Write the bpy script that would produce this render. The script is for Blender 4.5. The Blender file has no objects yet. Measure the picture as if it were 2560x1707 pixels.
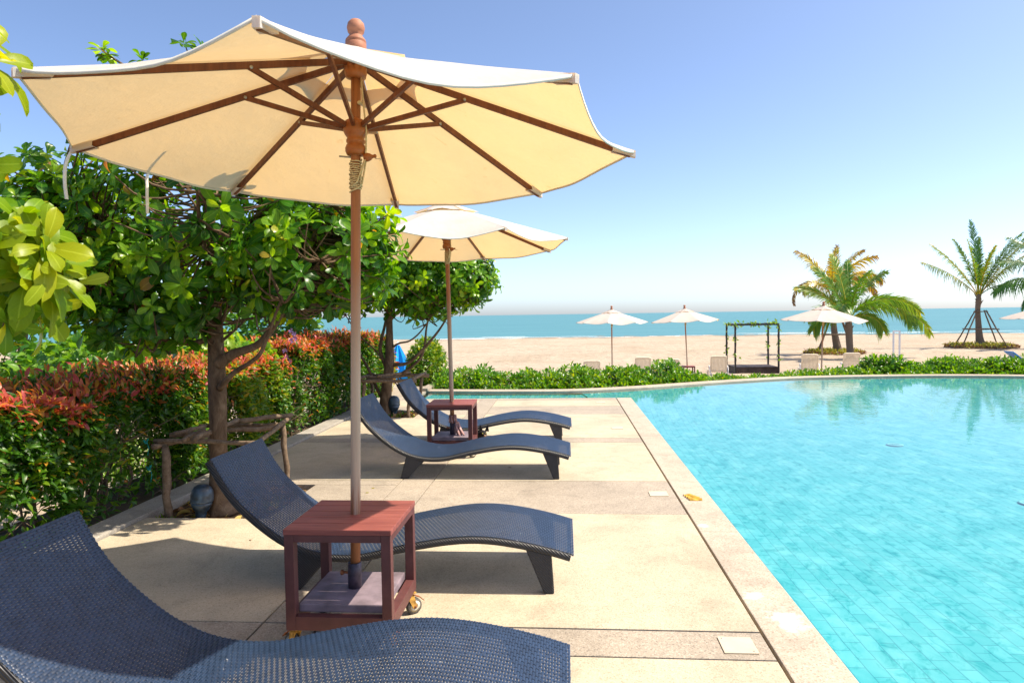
import bpy, bmesh, math, random
import numpy as np
from mathutils import Vector, Matrix, Euler
PI = math.pi
R = math.radians
scene = bpy.context.scene
COL = scene.collection
rnd = random.Random(7)
NR = np.random.default_rng(11)

# ------------------------------------------------------------------ helpers
def mat_new(name):
    m = bpy.data.materials.new(name)
    m.use_nodes = True
    nt = m.node_tree
    for n in list(nt.nodes):
        nt.nodes.remove(n)
    out = nt.nodes.new('ShaderNodeOutputMaterial')
    return m, nt, out

class NT:
    """terse node building"""
    def __init__(s, name):
        s.m, s.nt, s.out = mat_new(name)
    def n(s, t, **kw):
        nd = s.nt.nodes.new('ShaderNode' + t)
        for k, v in kw.items():
            setattr(nd, k, v)
        return nd
    def l(s, a, b):
        s.nt.links.new(a, b)
    def set(s, nd, **kw):
        for k, v in kw.items():
            key = k.replace('_', ' ')
            i = nd.inputs[key]
            if hasattr(v, 'is_linked') or isinstance(v, bpy.types.NodeSocket):
                s.l(v, i)
            else:
                i.default_value = v
        return nd
    def coord(s, which='Object', scale=(1, 1, 1), rot=(0, 0, 0)):
        tc = s.n('TexCoord')
        mp = s.n('Mapping')
        mp.inputs['Scale'].default_value = scale
        mp.inputs['Rotation'].default_value = rot
        s.l(tc.outputs[which], mp.inputs['Vector'])
        return mp.outputs['Vector']
    def noise(s, vec, scale, detail=4, rough=.55, dist=0.):
        nd = s.n('TexNoise')
        s.set(nd, Scale=scale, Detail=detail, Roughness=rough, Distortion=dist)
        if vec is not None:
            s.l(vec, nd.inputs['Vector'])
        return nd.outputs['Fac']
    def ramp(s, fac, stops, interp='LINEAR'):
        nd = s.n('ValToRGB')
        cr = nd.color_ramp
        cr.interpolation = interp
        while len(cr.elements) < len(stops):
            cr.elements.new(.5)
        for e, (p, c) in zip(cr.elements, stops):
            e.position = p
            e.color = (c, c, c, 1) if isinstance(c, (int, float)) else (*c, 1)
        s.l(fac, nd.inputs['Fac'])
        return nd.outputs['Color']
    def mix(s, fac, a, b, mode='MIX'):
        nd = s.n('Mix', data_type='RGBA', blend_type=mode)
        for i, v in ((0, fac), (6, a), (7, b)):
            if isinstance(v, bpy.types.NodeSocket):
                s.l(v, nd.inputs[i])
            elif isinstance(v, (int, float)):
                nd.inputs[i].default_value = v if i == 0 else (v, v, v, 1)
            else:
                nd.inputs[i].default_value = (*v, 1)
        return nd.outputs[2]
    def math(s, op, a, b=0., c=0.):
        nd = s.n('Math', operation=op)
        for i, v in enumerate((a, b, c)):
            if isinstance(v, bpy.types.NodeSocket):
                s.l(v, nd.inputs[i])
            else:
                nd.inputs[i].default_value = v
        return nd.outputs[0]
    def bump(s, h, strength=.3, dist=.01, normal=None):
        nd = s.n('Bump')
        nd.inputs['Strength'].default_value = strength
        nd.inputs['Distance'].default_value = dist
        s.l(h, nd.inputs['Height'])
        if normal is not None:
            s.l(normal, nd.inputs['Normal'])
        return nd.outputs['Normal']
    def pbsdf(s, color, rough=.5, spec=.5, normal=None, metal=0., **kw):
        b = s.n('BsdfPrincipled')
        for key, v in (('Base Color', color), ('Roughness', rough), ('Specular IOR Level', spec), ('Metallic', metal)):
            if isinstance(v, bpy.types.NodeSocket):
                s.l(v, b.inputs[key])
            elif key == 'Base Color':
                b.inputs[key].default_value = (*v, 1)
            else:
                b.inputs[key].default_value = v
        if normal is not None:
            s.l(normal, b.inputs['Normal'])
        for k, v in kw.items():
            b.inputs[k].default_value = v
        return b.outputs[0]
    def end(s, sh):
        s.l(sh, s.out.inputs['Surface'])
        return s.m

class MB:
    """collects boxes, tubes, lathes ... and links them as ONE mesh object"""
    def __init__(s):
        s.v = []; s.f = []; s.mi = []; s.sm = []
    def add(s, verts, faces, mi=0, smooth=False, M=None):
        o = len(s.v)
        if M is not None:
            verts = [M @ Vector(v) for v in verts]
        s.v += [tuple(v) for v in verts]
        for f in faces:
            s.f.append([i + o for i in f]); s.mi.append(mi); s.sm.append(smooth)
    def box(s, x0, x1, y0, y1, z0, z1, mi=0, bev=0., M=None):
        if bev <= 0:
            v = [(x, y, z) for z in (z0, z1) for y in (y0, y1) for x in (x0, x1)]
            f = [(0, 2, 3, 1), (4, 5, 7, 6), (0, 1, 5, 4), (2, 6, 7, 3), (0, 4, 6, 2), (1, 3, 7, 5)]
            s.add(v, f, mi, False, M)
            return
        bm = bmesh.new()
        bmesh.ops.create_cube(bm, size=1)
        for v in bm.verts:
            v.co = Vector(((x0 + x1) / 2 + v.co.x * (x1 - x0), (y0 + y1) / 2 + v.co.y * (y1 - y0), (z0 + z1) / 2 + v.co.z * (z1 - z0)))
        bmesh.ops.bevel(bm, geom=bm.edges[:], offset=bev, segments=2, affect='EDGES', profile=.6)
        bm.verts.ensure_lookup_table()
        s.add([v.co.copy() for v in bm.verts], [[v.index for v in f.verts] for f in bm.faces], mi, False, M)
        bm.free()
    def tube(s, pts, rad, sides=8, mi=0, cap=True, smooth=True, M=None, flat=(1, 1), roll=0.):
        pts = [Vector(p) for p in pts]
        n = len(pts)
        if isinstance(rad, (int, float)):
            rad = [rad] * n
        t0 = (pts[1] - pts[0]).normalized()
        ref = Vector((0, 0, 1)) if abs(t0.z) < .9 else Vector((1, 0, 0))
        u = t0.cross(ref).normalized()
        verts = []
        for i in range(n):
            a = pts[max(i - 1, 0)]; b = pts[min(i + 1, n - 1)]
            t = (b - a).normalized()
            u = (u - t * u.dot(t))
            u = u.normalized() if u.length > 1e-6 else t.orthogonal().normalized()
            w = t.cross(u)
            for k in range(sides):
                an = 2 * PI * k / sides + roll
                verts.append(pts[i] + (u * math.cos(an) * flat[0] + w * math.sin(an) * flat[1]) * rad[i])
        faces = []
        for i in range(n - 1):
            for k in range(sides):
                k2 = (k + 1) % sides
                faces.append((i * sides + k, i * sides + k2, (i + 1) * sides + k2, (i + 1) * sides + k))
        if cap:
            faces.append(tuple(reversed(range(sides))))
            faces.append(tuple((n - 1) * sides + k for k in range(sides)))
        s.add(verts, faces, mi, smooth, M)
    def bar(s, a, b, w, h, mi=0, up=(0, 0, 1), M=None):
        """rectangular bar from a to b; w sideways, h along up"""
        a = Vector(a); b = Vector(b)
        t = (b - a).normalized()
        up = Vector(up)
        sd = t.cross(up).normalized()
        uu = sd.cross(t)
        vs = []
        for p in (a, b):
            for q, r in ((-1, -1), (1, -1), (1, 1), (-1, 1)):
                vs.append(p + sd * w / 2 * q + uu * h / 2 * r)
        s.add(vs, [(3, 2, 1, 0), (4, 5, 6, 7), (0, 1, 5, 4), (1, 2, 6, 5), (2, 3, 7, 6), (3, 0, 4, 7)], mi, False, M)
    def lathe(s, prof, sides=20, mi=0, M=None, smooth=True):
        vs = []; fs = []
        for r, z in prof:
            for k in range(sides):
                an = 2 * PI * k / sides
                vs.append((r * math.cos(an), r * math.sin(an), z))
        for i in range(len(prof) - 1):
            for k in range(sides):
                k2 = (k + 1) % sides
                fs.append((i * sides + k, i * sides + k2, (i + 1) * sides + k2, (i + 1) * sides + k))
        fs.append(tuple(reversed(range(sides))))
        fs.append(tuple((len(prof) - 1) * sides + k for k in range(sides)))
        s.add(vs, fs, mi, smooth, M)
    def prism(s, poly, z0, z1, mi=0, M=None):
        n = len(poly)
        vs = [(x, y, z0) for x, y in poly] + [(x, y, z1) for x, y in poly]
        fs = [tuple(reversed(range(n))), tuple(range(n, 2 * n))]
        for i in range(n):
            j = (i + 1) % n
            fs.append((i, j, n + j, n + i))
        s.add(vs, fs, mi, False, M)
    def build(s, name, mats, parent=None, loc=None):
        me = bpy.data.meshes.new(name)
        me.from_pydata(s.v, [], s.f)
        if not isinstance(mats, (list, tuple)):
            mats = [mats]
        for m in mats:
            me.materials.append(m)
        me.polygons.foreach_set('material_index', s.mi)
        me.polygons.foreach_set('use_smooth', s.sm)
        me.update()
        o = bpy.data.objects.new(name, me)
        COL.objects.link(o)
        if parent is not None:
            o.parent = parent
        if loc is not None:
            o.location = loc
        return o

def np_mesh(name, V, Q, mats, parent=None, col=None, smooth=True, mi=None):
    """bulk quad mesh from numpy arrays; col = per-vertex rgba in attribute 'lc'"""
    me = bpy.data.meshes.new(name)
    V = np.ascontiguousarray(V, dtype=np.float32); Q = np.ascontiguousarray(Q, dtype=np.int32)
    me.vertices.add(len(V)); me.vertices.foreach_set('co', V.ravel())
    me.loops.add(Q.size); me.loops.foreach_set('vertex_index', Q.ravel())
    me.polygons.add(len(Q)); me.polygons.foreach_set('loop_start', np.arange(0, Q.size, 4, dtype=np.int32))
    if smooth:
        me.polygons.foreach_set('use_smooth', np.ones(len(Q), dtype=bool))
    if mi is not None:
        me.polygons.foreach_set('material_index', np.ascontiguousarray(mi, dtype=np.int32))
    if not isinstance(mats, (list, tuple)):
        mats = [mats]
    for m in mats:
        me.materials.append(m)
    if col is not None:
        at = me.attributes.new('lc', 'FLOAT_COLOR', 'POINT')
        at.data.foreach_set('color', np.ascontiguousarray(col, dtype=np.float32).ravel())
    me.update(calc_edges=True)
    me.validate()
    o = bpy.data.objects.new(name, me)
    COL.objects.link(o)
    if parent is not None:
        o.parent = parent
    return o

def thing(name, label, cat, loc=(0, 0, 0), rot=(0, 0, 0), group=None):
    o = bpy.data.objects.new(name, None)
    COL.objects.link(o)
    o.location = loc; o.rotation_euler = rot
    o.empty_display_size = .2
    return tag(o, label, cat, group)
def tag(o, label, cat, group=None):
    o['label'] = label; o['category'] = cat
    if group:
        o['group'] = group
    return o
def struct(o):
    o['kind'] = 'structure'
    return o
def copy_tree(o, parent=None):
    c = o.copy(); COL.objects.link(c)
    c.parent = parent
    for ch in list(o.children):
        copy_tree(ch, c)
    return c
def dup(root, label, loc, rot=(0, 0, 0), scale=None, group=None):
    c = copy_tree(root)
    c.location = loc; c.rotation_euler = rot
    if scale:
        c.scale = (scale,) * 3 if isinstance(scale, (int, float)) else scale
    c['label'] = label
    if group:
        c['group'] = group
    return c

def catmull(pts, n):
    """smooth curve through points (any dimension)"""
    P = np.array(pts, float)
    P = np.vstack([2 * P[0] - P[1], P, 2 * P[-1] - P[-2]])
    out = []
    for i in range(1, len(P) - 2):
        p0, p1, p2, p3 = P[i - 1], P[i], P[i + 1], P[i + 2]
        for k in range(n):
            t = k / n
            out.append(.5 * (2 * p1 + (p2 - p0) * t + (2 * p0 - 5 * p1 + 4 * p2 - p3) * t * t + (3 * p1 - p0 - 3 * p2 + p3) * t ** 3))
    out.append(P[-2])
    return np.array(out)

# leaves in bulk --------------------------------------------------------------
OBOV = [(0, .06), (.18, .22), (.4, .62), (.62, .97), (.8, 1.), (.93, .7), (1., .06)]
LANCE = [(0, .1), (.25, .75), (.5, 1.), (.78, .6), (1., .04)]
SPAT = [(0, .12), (.35, .4), (.7, 1.), (.92, .75), (1., .1)]
HEART = [(0, .35), (.12, .9), (.35, 1.), (.7, .6), (1., .04)]
def leaves(pos, d, nrm, L, W, shape=OBOV, bend=.25, fold=.25, hue=None):
    """arrays for a cloud of leaf blades: pos/d/nrm (N,3), L/W (N,)"""
    N = len(pos)
    d = d / np.linalg.norm(d, axis=1, keepdims=True)
    nrm = nrm - d * np.sum(nrm * d, axis=1, keepdims=True)
    nrm = nrm / np.maximum(np.linalg.norm(nrm, axis=1, keepdims=True), 1e-6)
    sd = np.cross(d, nrm)
    b = (np.full(N, bend) if np.isscalar(bend) else bend) * (.4 + 1.2 * NR.random(N))
    fo = fold * (.3 + 1.4 * NR.random(N))
    ns = len(shape)
    V = np.zeros((N, ns, 3, 3)); C = np.ones((N, ns, 3, 4))
    hue = NR.random(N) if hue is None else hue
    wv = NR.random(N) * 6.3
    for i, (t, w) in enumerate(shape):
        c = pos + d * (L * t * (1 - .15 * b * t))[:, None] - nrm * (b * t * t * L)[:, None]
        wave = np.sin(wv + t * 7) * .06 * L * t
        for j, u in enumerate((-1, 0, 1)):
            V[:, i, j] = c + sd * (W * w * .5 * u)[:, None] + nrm * ((fo * W * w * .5 + wave * u) * abs(u))[:, None]
            C[:, i, j, 0] = (u + 1) / 2
            C[:, i, j, 1] = t
            C[:, i, j, 2] = hue
    idx = np.arange(N * ns * 3).reshape(N, ns, 3)
    q = np.stack([idx[:, :-1, :-1], idx[:, :-1, 1:], idx[:, 1:, 1:], idx[:, 1:, :-1]], -1).reshape(-1, 4)
    return V.reshape(-1, 3), q, C.reshape(-1, 4)
def unit(n):
    v = NR.normal(size=(n, 3))
    return v / np.linalg.norm(v, axis=1, keepdims=True)
def join_np(parts):
    o = 0; VV = []; QQ = []; CC = []
    for v, q, c in parts:
        VV.append(v); QQ.append(q + o); CC.append(c); o += len(v)
    return np.vstack(VV), np.vstack(QQ), np.vstack(CC)
# ------------------------------------------------------------------ materials
def m_plain(name, color, rough=.5, spec=.5, var=.12, scale=12., bump=.15, bscale=60., metal=0.):
    t = NT(name)
    v = t.coord()
    n = t.noise(v, scale, 5)
    dark = tuple(c * (1 - var * 1.6) for c in color); lite = tuple(min(1, c * (1 + var)) for c in color)
    col = t.ramp(n, [(.3, dark), (.7, lite)])
    nb = t.bump(t.noise(v, bscale, 3), bump, .004)
    return t.end(t.pbsdf(col, rough, spec, nb, metal))

def m_speckle(name, base, dark, lite, speck, amount=.5, stain=.75, powder=()):
    """washed pebble finish: fine grains over slow stains"""
    t = NT(name)
    v = t.coord()
    slow = t.noise(v, .9, 6, .6)
    mid = t.noise(v, 5., 5, .65)
    vor = t.n('TexVoronoi', feature='F1'); t.set(vor, Scale=speck, Randomness=1.); t.l(v, vor.inputs['Vector'])
    rng = t.n('SeparateColor'); t.l(vor.outputs['Color'], rng.inputs[0])
    grain = t.ramp(rng.outputs[0], [(.0, dark), (.25, base), (.7, base), (1., lite)])
    col = t.mix(amount, base, grain)
    st = t.ramp(slow, [(.28, stain), (.55, 1.), (.75, 1.06)])
    col = t.mix(1., col, st, 'MULTIPLY')
    st2 = t.ramp(mid, [(.25, .86), (.5, 1.), (.8, 1.05)])
    col = t.mix(1., col, st2, 'MULTIPLY')
    # water marks, and dried white powder where something was spilt
    ring_ = t.ramp(t.noise(v, 1.7, 7, .7, 1.5), [(.40, .90), (.47, 1.), (.60, 1.), (.66, .93)])
    col = t.mix(1., col, ring_, 'MULTIPLY')
    if powder:
        geo = t.n('TexCoord')
        wob = t.noise(v, 11., 6, .72)
        for (px, py, rx, ry) in powder:
            mp = t.n('Mapping'); mp.inputs['Location'].default_value = (-px / rx, -py / ry, 0); mp.inputs['Scale'].default_value = (1 / rx, 1 / ry, 0)
            t.l(geo.outputs['Object'], mp.inputs['Vector'])
            ln = t.n('VectorMath', operation='LENGTH'); t.l(mp.outputs[0], ln.inputs[0])
            f_ = t.ramp(t.math('ADD', ln.outputs['Value'], t.math('MULTIPLY', t.math('SUBTRACT', wob, .5), 3.4)), [(.25, .55), (.95, 0.)])
            col = t.mix(f_, col, (.78, .76, .74))
    nb = t.bump(vor.outputs['Distance'], .35, .002)
    return t.end(t.pbsdf(col, .72, .3, nb))

M = {}
M['sand_panel'] = m_speckle('sand_panel', (.485, .412, .298), (.25, .205, .14), (.59, .52, .40), 170., .6, .76)
M['aggregate'] = m_speckle('aggregate_band', (.36, .305, .238), (.16, .135, .11), (.52, .455, .37), 150., .7, .78)
M['coping'] = m_speckle('coping_pebble', (.45, .378, .295), (.25, .19, .135), (.58, .51, .42), 130., .65, .84)
M['coping_edge'] = m_speckle('coping_pebble_edge', (.45, .378, .295), (.25, .19, .135), (.58, .51, .42), 130., .65, .82, ((1.10, 3.44, .10, .17), (1.02, 3.75, .06, .07), (1.0, 5.0, .04, .05)))
M['foam'] = m_plain('sea_foam', (.78, .82, .82), .8, .2, .1, 3)
M['kerb'] = m_speckle('kerb_cement', (.36, .33, .285), (.20, .185, .155), (.48, .45, .4), 140., .6, .6)
M['groove'] = m_plain('groove_dirt', (.09, .07, .045), .9, .1)
M['cream'] = m_plain('cream_plate', (.58, .49, .35), .45, .4, .06)
M['soil'] = m_plain('garden_soil', (.13, .085, .05), .95, .1, .4, 9, .6, 30)

# pool tiles
t = NT('pool_tiles')
v = t.coord('Object', (1, 1, 1), (0, 0, R(90)))
br = t.n('TexBrick', offset=.5)
t.set(br, Scale=1., Mortar_Size=.0026, Mortar_Smooth=.1, Bias=0., Brick_Width=.20, Row_Height=.10)
br.inputs['Color1'].default_value = (.085, .40, .445, 1); br.inputs['Color2'].default_value = (.125, .46, .51, 1)
br.inputs['Mortar'].default_value = (.03, .23, .30, 1)
wob = t.n('TexNoise'); t.set(wob, Scale=1.9, Detail=3.); t.l(v, wob.inputs['Vector'])
wv_ = t.n('VectorMath', operation='MULTIPLY_ADD'); t.l(wob.outputs['Color'], wv_.inputs[0]); wv_.inputs[1].default_value = (.03, .03, 0); t.l(v, wv_.inputs[2])
t.l(wv_.outputs[0], br.inputs['Vector'])
vn = t.coord('Object', (1.6, 1., 1.))
vein = t.noise(vn, 5.5, 7, .68, 1.2)
patch = t.ramp(vein, [(.50, (1, 1, 1)), (.57, (.58, .87, .87)), (.66, (.18, .66, .68))])
col = t.mix(1., br.outputs['Color'], patch, 'MULTIPLY')
pale = t.ramp(t.noise(vn, 2.2, 6, .6, .6), [(.45, (0, 0, 0)), (.75, (.10, .10, .095))])
col = t.mix(1., col, pale, 'ADD')
M['tiles'] = t.end(t.pbsdf(col, .6, .2))

# pool water : a clear, slightly rippled skin over the tiles
t = NT('pool_water')
v = t.coord('Object', (1., 2.0, 1.))
w1 = t.noise(v, 2.2, 3, .5, .4); w2 = t.noise(v, 9., 2, .5)
h = t.math('ADD', t.math('MULTIPLY', w1, .8), t.math('MULTIPLY', w2, .16))
nb = t.bump(h, .040, .06)
fr = t.n('Fresnel'); fr.inputs['IOR'].default_value = 1.33; t.l(nb, fr.inputs['Normal'])
tr = t.n('BsdfTransparent'); tr.inputs['Color'].default_value = (.82, .965, .985, 1)
gl = t.n('BsdfGlossy'); gl.inputs['Roughness'].default_value = .015; t.l(nb, gl.inputs['Normal'])
mx = t.n('MixShader'); t.l(fr.outputs[0], mx.inputs[0]); t.l(tr.outputs[0], mx.inputs[1]); t.l(gl.outputs[0], mx.inputs[2])
M['water'] = t.end(mx.outputs[0])

# sea
t = NT('sea_water')
v = t.coord('Object', (.02, .12, 1.))
n1 = t.noise(v, 1., 6, .6)
col = t.ramp(n1, [(.3, (.060, .185, .215)), (.5, (.07, .21, .238)), (.7, (.09, .24, .265))])
v2 = t.coord('Object', (.10, .55, 1.))
nb = t.bump(t.noise(v2, 1., 5, .6), .5, .5)
M['sea'] = t.end(t.pbsdf(col, .45, .22, nb))

# beach sand
t = NT('beach_sand')
v = t.coord()
n1 = t.noise(v, .25, 6, .6); n2 = t.noise(v, 2.6, 5, .62); n3 = t.noise(v, 40., 3)
col = t.ramp(n1, [(.3, (.36, .285, .205)), (.55, (.42, .345, .26)), (.8, (.45, .378, .29))])
col = t.mix(1., col, t.ramp(n2, [(.3, .82), (.5, 1.), (.8, 1.04)]), 'MULTIPLY')
gx = t.n('SeparateXYZ'); tc = t.n('TexCoord'); t.l(tc.outputs['Object'], gx.inputs[0])
wet = t.ramp(t.math('MULTIPLY', t.math('ADD', gx.outputs['Z'], 2.), 2.5), [(.18, (.52, .52, .55)), (.55, (1, 1, 1))])
col = t.mix(1., col, wet, 'MULTIPLY')
foot = t.n('TexVoronoi', feature='SMOOTH_F1'); t.set(foot, Scale=1.35, Smoothness=.5); t.l(v, foot.inputs['Vector'])
nb = t.bump(t.math('ADD', t.math('ADD', n2, t.math('MULTIPLY', n3, .2)), t.math('MULTIPLY', foot.outputs['Distance'], 1.0)), .75, .13)
M['sand'] = t.end(t.pbsdf(col, .9, .15, nb))

# canvas: light comes through it
def m_canvas(name, color, trans, fac):
    t = NT(name)
    v = t.coord()
    wv = t.noise(v, 3., 5, .6)
    c1 = t.mix(1., color, t.ramp(wv, [(.25, .88), (.6, 1.)]), 'MULTIPLY')
    # faint dirt and rust spots of the cloth itself
    spot = t.ramp(t.noise(v, 7., 6, .75, .8), [(.63, (1, 1, 1)), (.78, (.88, .76, .60))])
    tcol = t.mix(1., t.mix(1., trans, t.ramp(t.noise(v, 1.7, 5, .6), [(.3, .9), (.65, 1.)]), 'MULTIPLY'), spot, 'MULTIPLY')
    fine = t.bump(t.noise(v, 260., 2), .12, .002)
    soft = t.bump(t.noise(t.coord('Object', (1, 1, .4)), 3.6, 5, .6), .5, .03, fine)
    d = t.n('BsdfDiffuse'); t.l(t.mix(1., c1, spot, 'MULTIPLY'), d.inputs['Color']); t.l(soft, d.inputs['Normal'])
    tl = t.n('BsdfTranslucent'); t.l(tcol, tl.inputs['Color']); t.l(soft, tl.inputs['Normal'])
    mx = t.n('MixShader'); mx.inputs[0].default_value = fac
    t.l(d.outputs[0], mx.inputs[1]); t.l(tl.outputs[0], mx.inputs[2])
    return t.end(mx.outputs[0])
M['canvas'] = m_canvas('cream_canvas', (.80, .79, .76), (.72, .455, .175), .48)
M['hem'] = m_plain('canvas_hem', (.60, .58, .52), .85, .1, .06)
M['strap'] = m_plain('tie_tape', (.74, .72, .66), .8, .1, .05)

def m_wood(name, a, b, axis_scale=(30, 30, 1.2), rough=.45, spec=.4, wear=None):
    t = NT(name)
    v = t.coord('Object', axis_scale)
    n = t.noise(v, 1.4, 6, .65, .4)
    col = t.ramp(n, [(.28, a), (.72, b)])
    if wear:
        zc = t.n('SeparateXYZ'); tc = t.n('TexCoord'); t.l(tc.outputs['Object'], zc.inputs[0])
        zz = t.math('ADD', t.math('MULTIPLY', zc.outputs['Z'], wear[0]), wear[1])
        zz = t.math('ADD', zz, t.math('MULTIPLY', t.math('SUBTRACT', n, .5), .30))
        fac = t.ramp(zz, [(.20, 0.), (.27, 1.), (.50, 1.), (.74, 0.)])
        pale = t.ramp(n, [(.25, tuple(c * .72 for c in wear[2])), (.75, wear[2])])
        col = t.mix(fac, col, pale)
    nb = t.bump(n, .25, .003)
    return t.end(t.pbsdf(col, rough, spec, nb))
M['teak'] = m_wood('red_brown_wood', (.085, .022, .009), (.19, .058, .02))
M['teak_turned'] = m_wood('turned_wood', (.20, .055, .012), (.38, .125, .028), (6, 6, 14), .35)
M['teak_old'] = m_wood('sunbleached_turned_wood', (.30, .12, .07), (.46, .21, .12), (8, 8, 18), .6, .25)
M['pole_wood'] = m_wood('pole_wood', (.20, .072, .026), (.36, .145, .055), (34, 34, 1.3), .55, .3, (.4, .0, (.48, .36, .26)))
M['table_wood'] = m_wood('painted_red_brown', (.155, .038, .032), (.31, .095, .075), (2.2, 30, 30), .5, .4)
M['frame_paint'] = m_plain('dull_maroon_frame', (.105, .036, .034), .5, .4, .15, 14)
M['shelf'] = m_plain('faded_mauve_board', (.225, .175, .20), .6, .35, .25, 9, .2)
M['sleeve'] = m_plain('worn_dark_steel', (.075, .06, .085), .45, .5, .35, 25, .2, 60, .3)
M['rust'] = m_plain('rusty_iron', (.34, .12, .045), .8, .3, .4, 40, .4, 90)
M['rust_yellow'] = m_plain('rust_stained_zinc', (.55, .30, .06), .6, .4, .35, 50, .3, 90)
M['tyre'] = m_plain('grey_rubber', (.10, .095, .085), .7, .3, .2, 30)
M['hubw'] = m_plain('stained_white_plastic', (.60, .55, .42), .5, .4, .25, 30)
M['rope'] = m_wood('cotton_rope', (.42, .34, .19), (.60, .52, .33), (160, 160, 160), .8, .15)
M['steel'] = m_plain('dull_steel_pin', (.35, .33, .3), .35, .5, .1, 20, .1, 50, .8)
M['rag'] = m_plain('faded_pink_rag', (.50, .30, .27), .9, .1, .15, 20)
M['stick'] = m_wood('weathered_stick', (.085, .058, .038), (.26, .19, .13), (20, 20, 20), .9, .15)
M['bark'] = None
t = NT('grey_brown_bark')
v = t.coord('Object', (1, 1, .45))
n1 = t.noise(v, 14., 7, .7, .5); n2 = t.noise(v, 3.2, 4, .6)
col = t.ramp(n1, [(.3, (.05, .031, .019)), (.52, (.145, .095, .058)), (.75, (.26, .185, .12))])
col = t.mix(1., col, t.ramp(n2, [(.3, .7), (.6, 1.08)]), 'MULTIPLY')
M['bark'] = t.end(t.pbsdf(col, .9, .15, t.bump(n1, .8, .012)))
M['twig'] = m_plain('dry_twig', (.20, .14, .095), .9, .1, .3, 20)
M['palm_bark'] = None
t = NT('ringed_palm_bark')
v = t.coord('Object', (1, 1, 5.))
wv = t.n('TexWave', wave_type='BANDS', bands_direction='Z'); t.set(wv, Scale=1.1, Distortion=2.5, Detail=3.)
t.l(v, wv.inputs['Vector'])
col = t.ramp(wv.outputs['Fac'], [(.1, (.10, .07, .05)), (.6, (.27, .205, .15))])
M['palm_bark'] = t.end(t.pbsdf(col, .9, .15, t.bump(wv.outputs['Fac'], .5, .03)))

# synthetic wicker
def m_wicker(name, color, rough, spec, strands=0.):
    t = NT(name)
    v = t.coord()
    n = t.noise(v, 18., 4)
    col = t.ramp(n, [(.3, tuple(c * .75 for c in color)), (.7, tuple(c * 1.2 for c in color))])
    # rare pale droppings and dust
    sp = t.ramp(t.noise(v, 17., 3, .6), [(.745, 0.), (.76, 1.)])
    col = t.mix(t.math('MULTIPLY', sp, .55), col, (.55, .55, .55))
    nb = t.bump(t.noise(v, 120., 2), .2, .002)
    if strands:
        wv = t.n('TexWave', wave_type='BANDS', bands_direction='DIAGONAL'); t.set(wv, Scale=strands, Distortion=.3)
        t.l(v, wv.inputs['Vector'])
        nb = t.bump(wv.outputs['Fac'], .8, .004, nb)
        col = t.mix(1., col, t.ramp(wv.outputs['Fac'], [(.05, .35), (.4, 1.)]), 'MULTIPLY')
    return t.end(t.pbsdf(col, rough, spec, nb))
M['wicker'] = m_wicker('dark_blue_wicker', (.018, .036, .076), .40, .45)
M['wicker_dark'] = m_wicker('dark_wicker_rail', (.022, .024, .030), .42, .5, 36.)
M['wicker_leg'] = m_wicker('dark_wicker_leg', (.022, .022, .025), .45, .5, 42.)

M['lamp'] = m_plain('blue_black_lamp_shell', (.030, .055, .085), .35, .6, .5, 16, .4, 40)
M['black_metal'] = m_plain('black_steel', (.018, .017, .018), .45, .4)
M['slats_dark'] = m_plain('dark_slats', (.055, .038, .036), .6, .3, .3, 4)
M['white_plastic'] = m_plain('cream_resin', (.76, .67, .52), .5, .4, .06)
M['white_paint'] = m_plain('white_paint', (.75, .75, .76), .5, .4, .06)
M['slab_grey'] = m_plain('pale_slab', (.45, .45, .44), .8, .2)
M['blue_plastic'] = m_plain('blue_plastic', (.02, .20, .55), .45, .4)
M['blue_cloth'] = m_plain('bright_blue_cloth', (.01, .30, .75), .8, .2)
M['cat_black'] = m_plain('black_cat_fur', (.012, .011, .011), .8, .3, .3, 30, .5, 160)
M['cat_tan'] = m_plain('tan_cat_fur', (.30, .20, .14), .9, .1)
M['eye'] = m_plain('cat_eye', (.40, .36, .06), .2, .5)
M['gold_leaf'] = m_plain('golden_dry_leaf', (.50, .29, .03), .6, .3, .3, 40)
M['drain_white'] = m_plain('white_drain', (.24, .58, .62), .5, .3)
M['petal'] = m_plain('lilac_petal', (.55, .30, .62), .7, .2)
M['cord_green'] = m_plain('turquoise_cord', (.02, .35, .32), .7, .2)

# leaves ; attribute lc = (across, along, hue)
def m_leaf(name, stops, trans_gain=(1.5, 1.35, .5), fac=.38, rough=.32, rib=.55, spec=.5, ribw=.05):
    t = NT(name)
    at = t.n('Attribute', attribute_name='lc')
    sp = t.n('SeparateColor'); t.l(at.outputs['Color'], sp.inputs[0])
    col = t.ramp(sp.outputs[2], stops)
    ax = t.math('ABSOLUTE', t.math('SUBTRACT', sp.outputs[0], .5))
    # midrib and faint side veins
    ribm = t.ramp(ax, [(ribw * .5, 1.), (ribw, 0.)])
    ve = t.math('SINE', t.math('MULTIPLY', t.math('SUBTRACT', sp.outputs[1], t.math('MULTIPLY', ax, .5)), 62.))
    vm = t.ramp(ve, [(.82, 0.), (1., .22)])
    pale = t.mix(.5, t.mix(1., col, 2.2, 'MULTIPLY'), (.30, .34, .08))
    col2 = t.mix(t.math('MULTIPLY', ribm, rib), col, pale)
    col2 = t.mix(t.math('MULTIPLY', vm, rib), col2, pale)
    bp = t.pbsdf(col2, rough, spec)
    tl = t.n('BsdfTranslucent')
    t.l(t.mix(1., col2, trans_gain, 'MULTIPLY'), tl.inputs['Color'])
    mx = t.n('MixShader'); mx.inputs[0].default_value = fac
    t.l(bp, mx.inputs[1]); t.l(tl.outputs[0], mx.inputs[2])
    return t.end(mx.outputs[0])
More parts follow.
